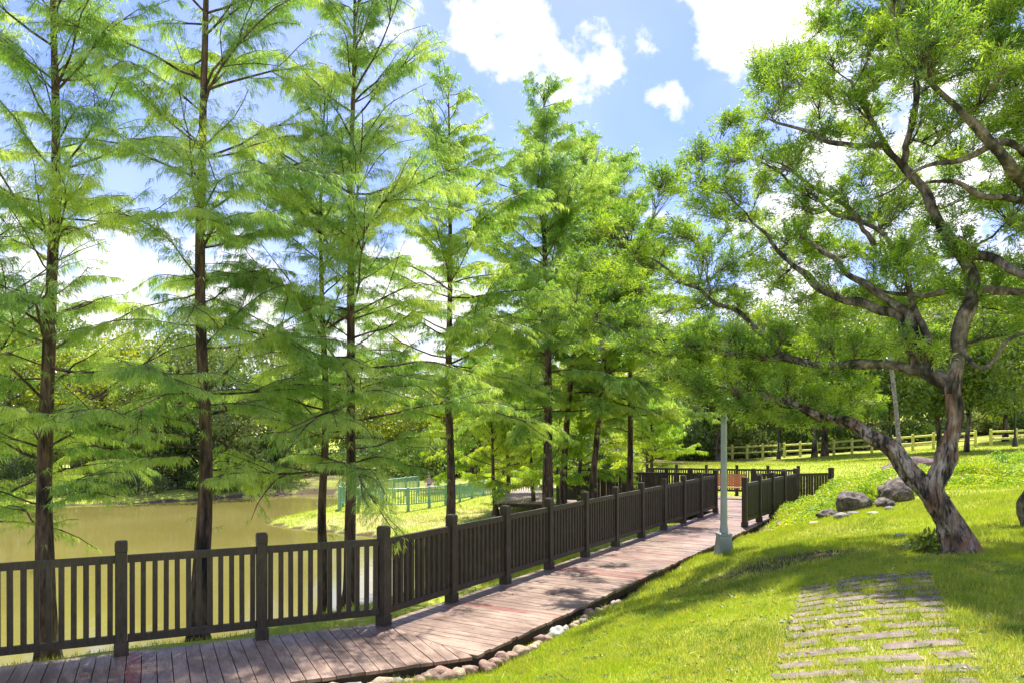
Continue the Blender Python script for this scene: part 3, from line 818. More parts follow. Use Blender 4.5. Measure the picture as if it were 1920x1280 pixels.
# ------------------------------------------------------------------ stones
def rock_mesh(mb, c, s, seed, rot=0.0, sub=3, rough=.22, flat=None, low=.5):
    import bmesh
    bm = bmesh.new(); bmesh.ops.create_icosphere(bm, subdivisions=sub, radius=1)
    V = np.array([v.co[:] for v in bm.verts]); Fc = [tuple(v.index for v in f.verts) for f in bm.faces]; bm.free()
    sv = Vector((seed * 3.1, seed * 1.7, seed * .9))
    for i, v in enumerate(V):
        q = Vector(v)
        f = 1 + rough * noise.noise(q * 1.1 + sv) + rough * .55 * noise.noise(q * 2.6 + sv) + (rough * .22 * noise.noise(q * 7 + sv) if sub > 3 else 0)
        V[i] = v * f
    rr = np.random.default_rng(int(seed * 100) + 5)
    for _ in range(4):
        n = unit(rr.normal(size=3)); d = V @ n; k = .72 + rr.random() * .2
        V = V - np.maximum(d - k, 0)[:, None] * n * .85
    V[:, 2] = np.where(V[:, 2] < -low, -low + (V[:, 2] + low) * .2, V[:, 2])
    V = V * np.asarray(s)
    c_, s_ = math.cos(rot), math.sin(rot)
    V = np.stack((V[:, 0] * c_ - V[:, 1] * s_, V[:, 0] * s_ + V[:, 1] * c_, V[:, 2]), -1) + np.asarray(c)
    mb.ngons(V, Fc)

RE = [(-2.35, 7.02), (-1.9, 7.22), (-1.4, 7.45), (-.9, 7.72), (-.4, 7.95), (-.02, 8.45), (.3, 9.0), (.68, 9.62), (1.0, 10.2), (1.3, 10.7), (1.7, 11.4), (2.3, 12.3)]
RE = np.array(RE); sg = np.r_[0, np.cumsum(np.linalg.norm(np.diff(RE, axis=0), axis=1))]
t = 0.0; k = 0
rs = random.Random(3)
names = {'st_buff': 'buff', 'st_pink': 'pinkish brown', 'st_grey': 'grey', 'st_white': 'white'}
while t < sg[-1] and k < 40:
    sz = rs.uniform(.045, .115) * (1 if t < 5 else .75)
    far = t > 3.6
    x = np.interp(t, sg, RE[:, 0]); y = np.interp(t, sg, RE[:, 1])
    i = min(len(RE) - 2, int(np.searchsorted(sg, t, 'right') - 1)); tn = unit(RE[i + 1] - RE[i]); nr = np.array((tn[1], -tn[0]))
    off = rs.uniform(.05, .10); x += nr[0] * off; y += nr[1] * off
    mk = rs.choice(['st_buff', 'st_buff', 'st_pink', 'st_grey']) if k not in (27, 28) else 'st_white'
    z = float(height(x, y))
    mb = MB(); rock_mesh(mb, (x, y, max(z, -.14) + sz * .22), (sz * rs.uniform(.85, 1.35), sz * rs.uniform(.7, .95), sz * rs.uniform(.65, .95)), k * 1.37, math.atan2(tn[1], tn[0]) + rs.uniform(-.9, .9), 3, .42)
    o = mb.build('edging_stone', M[mk], origin=(x, y, z), smooth=True)
    tag(o, f'{names[mk]} rounded edging stone, {ORD[k]} along the boardwalk counted from the bottom', 'stone', 'river stones edging the boardwalk')
    t += sz * (1.62 if not far else rs.uniform(1.8, 3.2)); k += 1
# boulders
for (px, py, D, s, rot, sd, mk, lb) in (
        (1598, 936, 17.3, (.42, .34, .31), .25, 1.2, 'boulder', 'domed brown boulder, left one of the pair behind the lamp post lawn'),
        (1553, 953, 17.0, (.26, .22, .15), .1, 2.2, 'boulder', 'low tan rock leaning against the left end of the domed boulder'),
        (1680, 930, 17.6, (.40, .34, .36), -.2, 3.3, 'boulder', 'blocky dark boulder with pale flecks nearest the leaning tree fork'),
        (1660, 950, 16.8, (.24, .19, .15), -.1, 4.1, 'boulder', 'small pointed rock lying in front of the blocky dark boulder'),
        (1732, 868, 27, (1.5, .8, .45), .1, 5.5, 'redrock', 'long dark red rock behind the fork of the big tree'),
        (1905, 868, 22, (.75, .5, .25), .1, 6.5, 'redrock', 'flat reddish rock in the weeds at the right edge'),
        (1885, 856, 30, (1.6, .8, .2), .0, 8.5, 'redrock', 'low flat pinkish rock on the far lawn at right'),
        (1638, 977, 15.2, (.13, .1, .06), .3, 7.2, 'st_white', 'small whitish stone alone in the grass below the boulders'),
        (1577, 973, 15.4, (.17, .13, .10), .3, 9.1, 'st_grey', 'small grey stone in the grass below the domed boulder'),
        (1530, 975, 15.6, (.16, .09, .05), .1, 10.4, 'st_buff', 'flat pale stone lying left of the small grey stone'),
        (1600, 962, 16.2, (.15, .12, .08), .1, 11.4, 'st_grey', 'mossy grey stone at the foot of the domed boulder'),
        (1668, 962, 16.0, (.09, .08, .07), .1, 12.4, 'st_grey', 'round grey stone below the small pointed rock'),
        (1466, 960, 18.2, (.16, .12, .07), .5, 13.4, 'st_pink', 'pinkish stone beside the foot of the lawn side railing, nearer one'),
        (1482, 951, 19.2, (.18, .12, .08), .5, 14.4, 'st_buff', 'buff stone beside the foot of the lawn side railing, farther one'),
        (1448, 968, 17.2, (.12, .1, .05), .5, 15.4, 'st_buff', 'tiny buff stone beside the dark end post'),
        (1690, 1002, 11.4, (.13, .09, .05), .5, 16.4, 'st_grey', 'flat grey stone on bare soil left of the big trunk')):
    x = (px - 960) / F * D; z = float(height(x, D))
    mb = MB(); rock_mesh(mb, (x, D, z + s[2] * .42), s, sd, rot, 4 if s[0] > .2 else 3, .3)
    o = mb.build('boulder' if s[0] > .2 else 'stone', M[mk], origin=(x, D, z), smooth=True)
    tag(o, lb, 'boulder' if s[0] > .2 else 'stone')

# ------------------------------------------------------------------ stepping slabs
PA = np.array((1.74, 5.03)); PD = unit(np.array((2.98 - 1.74, 7.75 - 5.03 + .0)))
RX = unit(np.array((1.2, -.14)))
ROWS = [4.78, 5.03, 5.28, 5.53, 5.78, 6.0, 6.22, 6.44, 6.64, 6.83, 7.02, 7.21, 7.4, 7.58, 7.75]
slabs = []
for i, y in enumerate(ROWS):
    t = (y - 5.03) / (7.75 - 5.03); x0 = 1.72 + (2.94 - 1.72) * t
    segs = ((.0, .57), (.70, 1.24)) if i % 2 == 1 else ((0.0, .27), (.36, .94), (1.04, 1.26))
    for j, (a, b) in enumerate(segs):
        slabs.append((i, j, len(segs), x0, y, a, b))
for (i, j, n, x0, y, a, b) in slabs:
    c = np.array((x0, y)) + RX * (a + b) / 2
    L = (b - a) / 2; w = .069
    mb = MB()
    nxt = 10; Vv = []; Fq = []
    nr = np.array((-RX[1], RX[0]))
    for u in range(nxt + 1):
        for q in range(3):
            sx = -L + 2 * L * u / nxt; sy = (-w, 0, w)[q] * (1 + .12 * noise.noise(Vector((u * .9, q * 3 + i, j))))
            sx += .012 * noise.noise(Vector((q * 4.1 + i, j, 5))) if u in (0, nxt) else 0
            pnt = c + RX * sx + nr * sy
            Vv.append((pnt[0], pnt[1], float(height(pnt[0], pnt[1])) + .011 + .004 * noise.noise(Vector((u * .7, q, i)))))
    n0 = len(Vv)
    Vv += [(v[0], v[1], v[2] - .06) for v in Vv]
    for u in range(nxt):
        for q in range(2):
            A = u * 3 + q; Fq.append((A, A + 3, A + 4, A + 1))
        Fq.append((u * 3, u * 3 + n0, u * 3 + 3 + n0, u * 3 + 3)); Fq.append((u * 3 + 2, u * 3 + 5, u * 3 + 5 + n0, u * 3 + 2 + n0))
    for u in (0, nxt):
        for q in (0, 1): Fq.append((u * 3 + q, u * 3 + q + 1, u * 3 + q + 1 + n0, u * 3 + q + n0))
    mb.ngons(Vv, Fq)
    o = mb.build('paving_slab', M['slab'], origin=(c[0], c[1], float(height(c[0], c[1]))))
    wh = {2: ('left', 'right'), 3: ('left', 'middle', 'right')}[n][j]
    o['kind'] = 'thing'
    tag(o, f'{wh} pinkish grey slab in the {ORD[i]} row of the path from the camera', 'paving slab', 'paving slabs sunk in the lawn path')

# ------------------------------------------------------------------ grass
def scatter(n, x0, x1, y0, y1, px=(-60, 1990)):
    x = rng.uniform(x0, x1, n); y = rng.uniform(y0, y1, n)
    k = (x / y * F + 960 > px[0]) & (x / y * F + 960 < px[1])
    return x[k], y[k]
def allowed(x, y, slab=True):
    ok = poly_dist(x, y, POND) > .05
    for q in DECKS: ok &= poly_dist(x, y, q) > .02
    ok &= ~((np.hypot(x - 5.2, y - 8.95) < .27) | (np.hypot(x - 3.75, y - 13.5) < .17))
    if slab:
        for (i, j, n, x0, yy, a, b) in slabs:
            c = np.array((x0, yy)) + RX * (a + b) / 2
            u = (x - c[0]) * RX[0] + (y - c[1]) * RX[1]; v = -(x - c[0]) * RX[1] + (y - c[1]) * RX[0]
            ok &= ~((np.abs(u) < (b - a) / 2 + .0 + .03 * np.sin(x * 37)) & (np.abs(v) < .068 + .016 * np.sin(x * 51 + y * 17)))
    return ok
def vnoise(x, y, s, sd=0.0):
    return (np.sin(x * s + 1.3 * np.sin(y * s * .8 + sd)) * np.cos(y * s * 1.1 + 1.7 * np.sin(x * s * .6 + sd * 2)) + 1) / 2
def grass_patch(mb, n, x0, x1, y0, y1, hmin, hmax, w, lean=.5, px=(-60, 1990), thin=0.35):
    x, y = scatter(n, x0, x1, y0, y1, px)
    k = allowed(x, y)
    bare = np.clip(1.1 * blob(x, y, 4.0, 9.9, 2.4, .6) * (.4 + .9 * vnoise(x, y, 5.1, 3)) + .8 * blob(x, y, 5.2, 9, .5, .4), 0, .8)
    dens = (1 - thin * vnoise(x, y, 4.3) * vnoise(x, y, 1.9, 2)) * (1 - bare)
    k &= rng.random(len(x)) < dens
    x, y = x[k], y[k]; z = height(x, y)
    hh = rng.uniform(hmin, hmax, len(x)) * (.6 + .8 * vnoise(x, y, 2.7, 4)) * (.8 + .5 * vnoise(x, y, 9.7, 1))
    # taller tuft fringe beside the slabs and the path
    a = rng.uniform(0, 6.283, len(x)); ln = rng.uniform(.05, 1.0, len(x)) * lean
    D = unit(np.stack((np.cos(a) * ln, np.sin(a) * ln, np.ones(len(x))), -1))
    mb.blades(np.stack((x, y, z - .004), -1), D, hh, w, .35, fat=.35)
gm = MB()
grass_patch(gm, 330000, -1.9, 7.2, 4.4, 9.5, .024, .062, .0048)
grass_patch(gm, 230000, -.5, 12, 9, 17, .035, .09, .0075)
grass_patch(gm, 110000, 3, 22, 16, 30, .04, .09, .014)
grass_patch(gm, 60000, -9, 7, 7.5, 24, .03, .08, .008, px=(-60, 1420))
grass_patch(gm, 90000, 8, 45, 28, 64, .05, .11, .03, px=(1180, 1990), thin=.1)
grass_patch(gm, 60000, -11, 3, 20, 36, .03, .09, .015)
grass_patch(gm, 45000, -1.9, 7.2, 4.4, 9.5, .05, .10, .0055, .9, thin=.9)
tx, ty = scatter(900, -1.6, 8, 4.5, 15)
kk = allowed(tx, ty); tx, ty = tx[kk], ty[kk]
m_ = rng.integers(10, 34, len(tx)); ix = np.repeat(np.arange(len(tx)), m_)
sc_ = rng.uniform(.5, 1.3, len(tx))[ix]
ox = tx[ix] + rng.normal(0, .022, len(ix)) * sc_; oy = ty[ix] + rng.normal(0, .022, len(ix)) * sc_
a_ = rng.uniform(0, 6.283, len(ix)); l_ = rng.uniform(.1, 1.1, len(ix))
gm.blades(np.stack((ox, oy, height(ox, oy) - .004), -1), unit(np.stack((np.cos(a_) * l_, np.sin(a_) * l_, np.ones(len(ix))), -1)), rng.uniform(.05, .13, len(ix)) * sc_, .0065, .6, fat=.4)
gr = gm.build('grass', M['grass']); gr['kind'] = 'stuff'; gr['label'] = 'short sunlit lawn grass'
def litter(name, label, n, x0, x1, y0, y1, deck, size, mat):
    X_, Y_ = scatter(n, x0, x1, y0, y1)
    ind = np.minimum(poly_dist(X_, Y_, DECKS[0]), poly_dist(X_, Y_, DECKS[1])) < -.05
    k = ind if deck else allowed(X_, Y_, False)
    X_, Y_ = X_[k], Y_[k]
    Z_ = np.full(len(X_), .005) if deck else height(X_, Y_) + .022
    D_ = unit(np.stack((rng.normal(size=len(X_)), rng.normal(size=len(X_)), rng.uniform(-.1, .25, len(X_))), -1))
    mb = MB(); mb.blades(np.stack((X_, Y_, Z_), -1), D_, rng.uniform(.5, 1.3, len(X_)) * size, size * .28, .1)
    o = mb.build(name, mat); o['kind'] = 'stuff'; o['label'] = label
# small broad-leaved weeds dotted through the lawn
wx_, wy_ = scatter(420, -1.4, 7, 4.5, 12); kk = allowed(wx_, wy_); wx_, wy_ = wx_[kk], wy_[kk]
ix = np.repeat(np.arange(len(wx_)), 9)
a_ = rng.uniform(0, 6.283, len(ix)); rr_ = rng.uniform(0, .035, len(ix))
ox = wx_[ix] + np.cos(a_) * rr_; oy = wy_[ix] + np.sin(a_) * rr_
mb = MB(); mb.blades(np.stack((ox, oy, height(ox, oy) + .035), -1), unit(np.stack((np.cos(a_), np.sin(a_), rng.uniform(0, .5, len(ix))), -1)), rng.uniform(.02, .045, len(ix)), .016, .3)
o = mb.build('lawn_weeds', M['bg3']); o['kind'] = 'stuff'; o['label'] = 'small broad-leaved weeds dotted through the lawn'
M['litter'] = stonemat('dry_brown_leaves', (.10, .05, .02), (.32, .19, .08), (.55, .40, .2))
litter('fallen_leaves', 'dry brown leaves scattered over the lawn', 2600, -1.5, 9, 4.4, 17, False, .06, M['litter'])
litter('deck_litter', 'dry needles and leaves lying on the boardwalk', 420, -7, 8, 6, 22, True, .04, M['litter'])
# weeds ------------------------------------------------------------------
def weeds(name, label, regs, leaf, mat):
    mb = MB()
    for (x, y, rx, ry, h, n) in regs:
        a = rng.uniform(0, 6.283, n); r = np.sqrt(rng.random(n))
        X = x + rx * r * np.cos(a); Y = y + ry * r * np.sin(a)
        k = allowed(X, Y, False); X, Y, r = X[k], Y[k], r[k]
        hh = 1.3 * h * (1 - r ** 2 * .85) * (.45 + .8 * vnoise(X, Y, 5.5 / max(.5, rx * .5), x)) * rng.random(len(X)) ** .45
        Z = height(X, Y) + hh
        D = unit(np.stack((rng.normal(size=len(X)), rng.normal(size=len(X)), rng.uniform(-.1, .8, len(X))), -1))
        mb.blades(np.stack((X, Y, Z), -1), D, rng.uniform(.7, 1.3, len(X)) * leaf, rng.uniform(.4, .6, len(X)) * leaf, .3)
        ns = n // 8
        i = rng.integers(0, len(X), ns)
        mb.sticks(np.stack((X[i], Y[i], height(X[i], Y[i])), -1), np.stack((X[i], Y[i], Z[i]), -1), .003, .002)
    o = mb.build(name, mat); o['kind'] = 'stuff'; o['label'] = label
    return o
weeds('ground_cover', 'bright leafy ground cover on the bank around the boulders',
      [(8.3, 19.3, 1.6, 1.9, .34, 16000), (7.5, 18.3, 1.0, 1.0, .2, 6000), (9.4, 20.6, 1.5, 1.5, .40, 14000), (9.4, 18.6, 1.0, .6, .42, 6000), (10.6, 20.5, 2.0, 1.6, .4, 12000),
       (8.2, 17.9, .5, .4, .4, 3500), (6.7, 18.0, .5, 1.1, .14, 3500), (7.3, 20.0, .5, 1.2, .2, 3500)], .055, M['weed'])
weeds('flowering_ground_cover', 'yellow-flowering creeping plants on the mound right of the trunk',
      [(13.2, 19.5, 3.2, 2.2, .38, 24000), (16, 23, 5.0, 3.0, .4, 22000), (11.5, 23.5, 2.0, 1.5, .4, 9000), (18, 19, 3, 3, .5, 14000)], .065, M['weed'])
mb = MB()
X = rng.uniform(10, 18, 260); Y = rng.uniform(17.5, 25, 260)
Z = height(X, Y) + .36
D = unit(rng.normal(size=(260, 3)) + (0, -.5, .4)); mb.blades(np.stack((X, Y, Z), -1), D, .06, .06, 0)
o = mb.build('yellow_blossoms', M['flower']); o['kind'] = 'stuff'; o['label'] = 'small yellow blossoms over the creeping plants'

def shrub(label, x, y, r, h, n, leaf, mat, name='shrub'):
    z = float(height(x, y)); t_ = thing(name, label, 'shrub', (x, y, z))
    mb = MB(); c = np.array((x, y, z))
    A = []; Bq = []
    for i in range(10):
        a = rng.uniform(0, 6.28); e = c + (math.cos(a) * r * .7, math.sin(a) * r * .7, h * rng.uniform(.5, .95)); A.append(c); Bq.append(e)
    mb.sticks(A, Bq, .012, .004); mb.build('stems', M['twig'], t_)
    d = unit(rng.normal(size=(n, 3))); d[:, 2] = np.abs(d[:, 2]) * 1.1 - .15
    rr = rng.random(n) ** .35
    bumps = 1 + .28 * np.sin(d[:, 0] * 7 + x) * np.cos(d[:, 1] * 6 + y)
    O = c + d * rr[:, None] * np.array((r, r, h * .8)) * bumps[:, None] + (0, 0, h * .15)
    mb = MB(); mb.blades(O, unit(d * .6 + rng.normal(size=(n, 3)) * .6 + (0, 0, .2)), rng.uniform(.7, 1.3, n) * leaf, leaf * .42, .3)
    mb.build('foliage', mat, t_)
for (px, py, D, r, h, n, leaf, mt, lb) in (
        (1838, 900, 19.5, .75, .55, 5000, .07, 'weed', 'rounded bright shrub on the weedy mound, left of the darker one'),
        (1905, 885, 20.5, .9, .7, 6000, .07, 'aca', 'darker spreading shrub by the flat reddish rock'),
        (1632, 905, 19.2, .55, .42, 3500, .06, 'weed', 'leafy green shrub just behind the domed boulder'),
        (1733, 1000, 9.15, .15, .30, 170, .11, 'bg1', 'dark green sprout of long leaves at the left foot of the big trunk')):
    x = (px - 960) / F * D; shrub(lb, x, D, r, h, n, leaf, M[mt])

# ------------------------------------------------------------------ bald cypresses
def cypress(label, px, D, H, r0, Lmax=2.3, zlow=1.0, dens=1.0, seed=0, lean=0.0, mat='cyp', wid=.0066, bl=.115, base=None, group='bald cypress trees beside the pond', top_px=None):
    global rng
    keep = rng; rng = np.random.default_rng(seed + 100)
    x = (px - 960) / F * D; z0 = float(height(x, D)) if base is None else base
    o = np.array((x, D, z0))
    t_ = thing('bald_cypress', label, 'tree', o, group)
    tp = o + (lean, rng.uniform(-.1, .1), H)
    ctrl = [o - (0, 0, .3), o + (lean * .05, 0, .35)] + [o + (tp - o) * f + rng.normal(0, .035, 3) * (1, 1, 0) for f in (.2, .4, .6, .8)] + [tp]
    rad = [r0 * 2.5, r0 * 1.12, r0 * .78, r0 * .62, r0 * .44, r0 * .27, .012]
    C, R = catmull(ctrl, rad, .14)
    R[:1] *= 1.1
    mb = MB(); mb.tube(C, R, 14, .10, seed, ridge=5); mb.build('trunk', M['bark'], t_, smooth=True)
    nb = int((H - zlow) * 9.0 * dens ** .5)
    TS, TD, TL, TB = [], [], [], []
    wood = MB(); br_done = []
    az = rng.uniform(0, 6.28)
    zs = C[:, 2] - z0
    for i in range(nb):
        t = (i + rng.random()) / nb
        h = zlow + (H - zlow) * np.clip(t ** .92 + rng.normal(0, .02), 0, 1) * .985
        k = min(len(C) - 2, int(np.searchsorted(zs, h)))
        st = C[k]
        az += 2.4 + rng.normal(0, .9)
        L = Lmax * 1.12 * ((1 - t) ** .5) * (.3 + .95 * rng.random()) * (1 if t > .12 else .8) + .3
        el = math.radians(8 + 46 * t + rng.normal(0, 15)) if t > .12 else math.radians(rng.uniform(-12, 18))
        d = np.array((math.cos(az) * math.cos(el), math.sin(az) * math.cos(el), math.sin(el)))
        bare = .35 if rng.random() < .16 else 1.0
        def limb(st, d, L, rb, lvl):
            n = 7; pts = [st]; p = st.copy(); dd = d.copy(); wob = rng.normal(0, .10, (n, 3))
            for q in range(n):
                dd = unit(dd + wob[q] + np.array((0, 0, .055 if q < 3 else -.13)) * (1 if lvl == 0 else .8))
                p = p + dd * L / n; pts.append(p)
            pts = np.array(pts)
            wood.tube(pts, np.linspace(rb, .004, n + 1), 5 if lvl == 0 else 3, cap=False)
            m = max(3, int(L / .034 * dens * bare * rng.uniform(.7, 1.25)))
            u = rng.uniform(.10 if lvl else .2, 1.0, m)
            fi = u * n; a = np.clip(fi.astype(int), 0, n - 1); fr = (fi - a)[:, None]
            S = pts[a] * (1 - fr) + pts[a + 1] * fr
            T = unit(pts[a + 1] - pts[a])
            side = unit(np.cross(T, (0, 0, 1.0))) * np.where(rng.random(m) < .5, -1, 1)[:, None]
            dr = unit(T * rng.uniform(.35, .9, (m, 1)) + side * rng.uniform(.5, 1.0, (m, 1)) + np.array((0, 0, 1.0)) * rng.uniform(-.35, .12, (m, 1)))
            TS.append(S); TD.append(dr); TL.append(rng.uniform(.10, .40, m) * (1.15 - .6 * u) * min(1.15, .6 + L * .35))
            if lvl == 0 and L > .7:
                for _ in range(int(1 + L * 1.6)):
                    uu = rng.uniform(.25, .8); a = int(uu * n); T0 = unit(pts[a + 1] - pts[a])
                    sd = unit(np.cross(T0, (0, 0, 1.0))) * (1 if rng.random() < .5 else -1)
                    limb(pts[a], unit(T0 + sd * rng.uniform(.4, .8) + (0, 0, rng.uniform(-.2, .25))), L * rng.uniform(.28, .5), rb * .45, 1)
        limb(st, d, L, min(.006 + .0062 * L, R[k] * .7), 0)
    for _ in range(int(H * 5)):
        k = rng.integers(len(C) // 7, int(len(C) * .8)); a = rng.uniform(0, 6.28)
        TS.append(C[k][None]); TD.append(np.array([(math.cos(a), math.sin(a), rng.uniform(-.3, .4))])); TL.append(np.array([rng.uniform(.12, .34)]))
    wood.build('branches', M['bark'], t_)
    S = np.concatenate(TS); T = np.concatenate(TD); L = np.concatenate(TL)
    fol = MB()
    E = S + T * L[:, None] + np.array((0, 0, -1.0)) * (L ** 2 * .45)[:, None]
    wsel = rng.random(len(S)) < .6
    fol2 = MB(); fol2.sticks(S[wsel], E[wsel], .0022, .001)
    fol2.build('twigs', M['twig'], t_)
    m = np.maximum(5, (L / (.0098 if D < 18 else .0135) * dens).astype(int))
    pass
    idx = np.repeat(np.arange(len(S)), m)
    u = rng.random(len(idx)); l = L[idx]
    O = S[idx] + T[idx] * (l * u)[:, None] + np.array((0, 0, -1.0)) * (l ** 2 * .45 * u * u)[:, None]
    sd = unit(np.cross(T[idx], (0, 0, 1.0))) * np.where(rng.random(len(idx)) < .5, -1, 1)[:, None]
    dr = unit(T[idx] * rng.uniform(.3, 1.0, (len(idx), 1)) + sd * rng.uniform(.15, .8, (len(idx), 1)) + np.array((0, 0, -1.0)) * rng.uniform(.1, 1.7, (len(idx), 1)))
    fol.blades(O, dr, bl * rng.uniform(.55, 1.25, len(idx)), wid, rng.uniform(.1, .9, len(idx)), fat=.4)
    fol.build('crown', M[mat], t_)
    rng = keep
    return t_

cypress('tallest left cypress, dark thick trunk nearest the left edge of the view', 88, 9.7, 11.0, .115, 2.0, 1.7, 1.05, 1, .05)
cypress('second big cypress from the left, reddish trunk rooted right beside the boardwalk', 371, 10.0, 11.5, .105, 2.2, 1.8, 1.1, 2, .12)
cypress('slim dark cypress, left one of the close pair in the middle of the pond view', 608, 12.3, 8.4, .085, 2.1, 2.1, 1.0, 3, .02)
cypress('tall cypress, right one of the close pair, its top leaving the frame', 655, 12.0, 11.4, .095, 2.3, 2.2, 1.0, 4, .05)
cypress('cypress with a straight bare lower trunk standing just behind the third post after the bend', 842, 16.0, 10.6, .115, 2.5, 3.4, 1.0, 5, -.02, wid=.011)
cypress('dense pointed cypress rising alone against the blue sky', 1028, 19.5, 11.6, .15, 2.8, 3.3, 1.05, 6, -.1, wid=.014, bl=.14)
cypress('thinner cypress right behind the dense pointed one', 1052, 22.5, 11.4, .12, 2.6, 3.2, 1.0, 7, .9, wid=.016, bl=.15)
cypress('cypress with a dark trunk between the dense pointed one and the last one', 1104, 21.5, 10.2, .11, 2.6, 3.0, 1.0, 8, .9, wid=.015, bl=.15)
cypress('last cypress of the row, next to the end of the long railing', 1178, 22.5, 9.6, .11, 2.4, 2.6, 1.0, 9, .1, wid=.016, bl=.15)
cypress('cypress mostly outside the left edge of the view, only its branches showing', -120, 10.2, 10.5, .11, 2.1, 1.9, 1.0, 10, 0)
YG = 'young cypresses on the shaded bank behind the railing'
cypress('young leaning cypress on the shaded bank, leftmost of the small trio', 930, 27.0, 5.2, .085, 1.9, .9, 1.0, 11, -.3, 'cyp_far', .02, .16, group=YG)
cypress('young cypress standing second of the small trio on the shaded bank', 951, 30.0, 6.0, .10, 2.0, .9, 1.0, 12, .1, 'cyp_far', .022, .17, group=YG)
cypress('young cypress with a slanting trunk, third of the small trio on the shaded bank', 1002, 26.5, 4.8, .08, 1.9, .8, 1.0, 13, -.35, 'cyp_far', .02, .16, group=YG)
cypress('young bright cypress growing left of the small trio near the green railing', 885, 40.0, 7.0, .13, 2.8, .9, .9, 14, .1, 'cyp_far', .03, .22, group=YG)
cypress('young cypress with reddish trunk beside the far boards, under the last cypresses', 1088, 23.8, 5.6, .08, 1.8, 1.0, 1.0, 15, .05, 'cyp_far', .018, .15, group=YG)
cypress('yellow-green young cypress at the right end of the row beside the far lawn', 1222, 36, 5.0, .10, 2.0, .3, .9, 16, .0, 'cyp_far', .028, .2, group=YG)

# ------------------------------------------------------------------ the big forked tree
def limb_tree(label, skel, blobs, loc, rootname='forked_tree', twn=62, lpt=26, leaf=.078, lw=.0125, bmat='abark2', seed=50, trunks=2, mat='aca'):
    global rng
    keep = rng; rng = np.random.default_rng(seed)
    t_ = thing(rootname, label, 'tree', loc)
    nodes = []
    for i, (pts, rad, stp) in enumerate(skel):
        C, R = catmull(pts, rad, stp)
        mb = MB()
        big = i < trunks
        for q in range(3, len(C) - 1):
            w_ = Vector(C[q]) * 2.6 + Vector((i * 9.1, 0, 0))
            C[q] += np.array((noise.noise(w_), noise.noise(w_ + Vector((31, 0, 0))), noise.noise(w_ + Vector((0, 47, 0))))) * (.07 if not big else .045)
            R[q] *= 1 + .25 * noise.noise(w_ * 1.7)
        mb.tube(C, R, 30 if big else 12, .34 if big else .26, seed + i * 1.7, ridge=5 if big else 3)
        mb.build('trunk' if i == 0 else 'limb', M['abark'] if big else M[bmat], t_, smooth=True)
        nodes.append(np.c_[C, R])
    N = np.concatenate(nodes)
    wood = MB(); fol = MB(); tw = MB()
    TS, TE = [], []
    blobs = sorted(blobs, key=lambda b: min(np.linalg.norm(N[:, :3] - b[0], axis=1)))
    for (c, r) in blobs:
        d = np.linalg.norm(N[:, :3] - c, axis=1) + np.maximum(0, .02 - N[:, 3]) * 12 + np.maximum(0, N[:, 2] - c[2] + .15) * .6
        k = int(np.argmin(d)); a = N[k, :3]; dist = np.linalg.norm(c - a)
        mid = a * .5 + c * .5 + rng.normal(0, .10, 3) * dist + (0, 0, -.06 * dist)
        rr = min(N[k, 3] * .7, .006 + .011 * dist)
        C, R = catmull([a, mid, c], [rr, rr * .75, .005], .16)
        C[1:-1] += rng.normal(0, .012, C[1:-1].shape)
        wood.tube(C, R, 5, cap=False)
        N = np.concatenate((N, np.c_[C, R]))
        n = int(twn * (r / .45) ** 1.5 * rng.uniform(.7, 1.2))
        dd = unit(rng.normal(size=(n, 3)) * (1, 1, .75) + (0, 0, .55))
        st = C[rng.integers(max(0, len(C) - 4), len(C), n)]
        en = c + dd * r * rng.uniform(.45, 1.12, (n, 1)) * (1, 1, .8)
        TS.append(st); TE.append(en)
    S = np.concatenate(TS); E = np.concatenate(TE)
    Mi = (S + E) / 2 + rng.normal(0, .03, S.shape)
    wood.sticks(S, Mi, .0042, .003); wood.sticks(Mi, E, .003, .0012)
    wood.build('branches', M[bmat], t_)
    idx = np.repeat(np.arange(len(S)), lpt)
    u = 1.04 - .62 * rng.random(len(idx)) ** 1.5
    V = E - S
    O = S[idx] + V[idx] * u[:, None] + rng.normal(0, .018, (len(idx), 3))
    D = unit(unit(V)[idx] * .75 + rng.normal(size=(len(idx), 3)) * .55 + (0, 0, .08))
    fol.blades(O, D, leaf * rng.uniform(.6, 1.25, len(idx)), lw * rng.uniform(.8, 1.3, len(idx)), rng.uniform(.05, .8, len(idx)))
    fol.build('crown', M[mat], t_)
    rng = keep
    return t_

def pk(*a):
    return [P(x, y, d) for x, y, d in a]
tb = P(1800, 1040, 8.95); tb[2] = float(height(tb[0], tb[1]))
S = []
S.append((np.vstack((tb - (0, 0, .15), tb + (-.02, 0, .1), pk((1775, 975, 8.95), (1752, 930, 8.95), (1768, 870, 8.95), (1786, 800, 8.95), (1783, 730, 8.95), (1794, 690, 8.95)))), [.25, .16, .138, .135, .105, .085, .082, .045], .05))
S.append((pk((1765, 945, 8.95), (1715, 895, 9.0), (1678, 850, 9.1), (1636, 812, 9.3), (1596, 792, 9.5), (1540, 778, 9.8), (1470, 752, 10.2), (1400, 738, 10.6), (1330, 720, 10.9)), [.12, .105, .092, .08, .068, .055, .04, .026, .01], .06))
S.append((pk((1783, 740, 8.95), (1796, 680, 8.95), (1802, 610, 8.95), (1816, 555, 9.0), (1822, 520, 9.0), (1808, 478, 9.05), (1776, 439, 9.1), (1755, 405, 9.1), (1736, 364, 9.2), (1694, 308, 9.3), (1654, 269, 9.4), (1621, 213, 9.5), (1590, 150, 9.6)),
          [.10, .085, .078, .08, .08, .07, .062, .055, .05, .042, .036, .028, .016], .07))
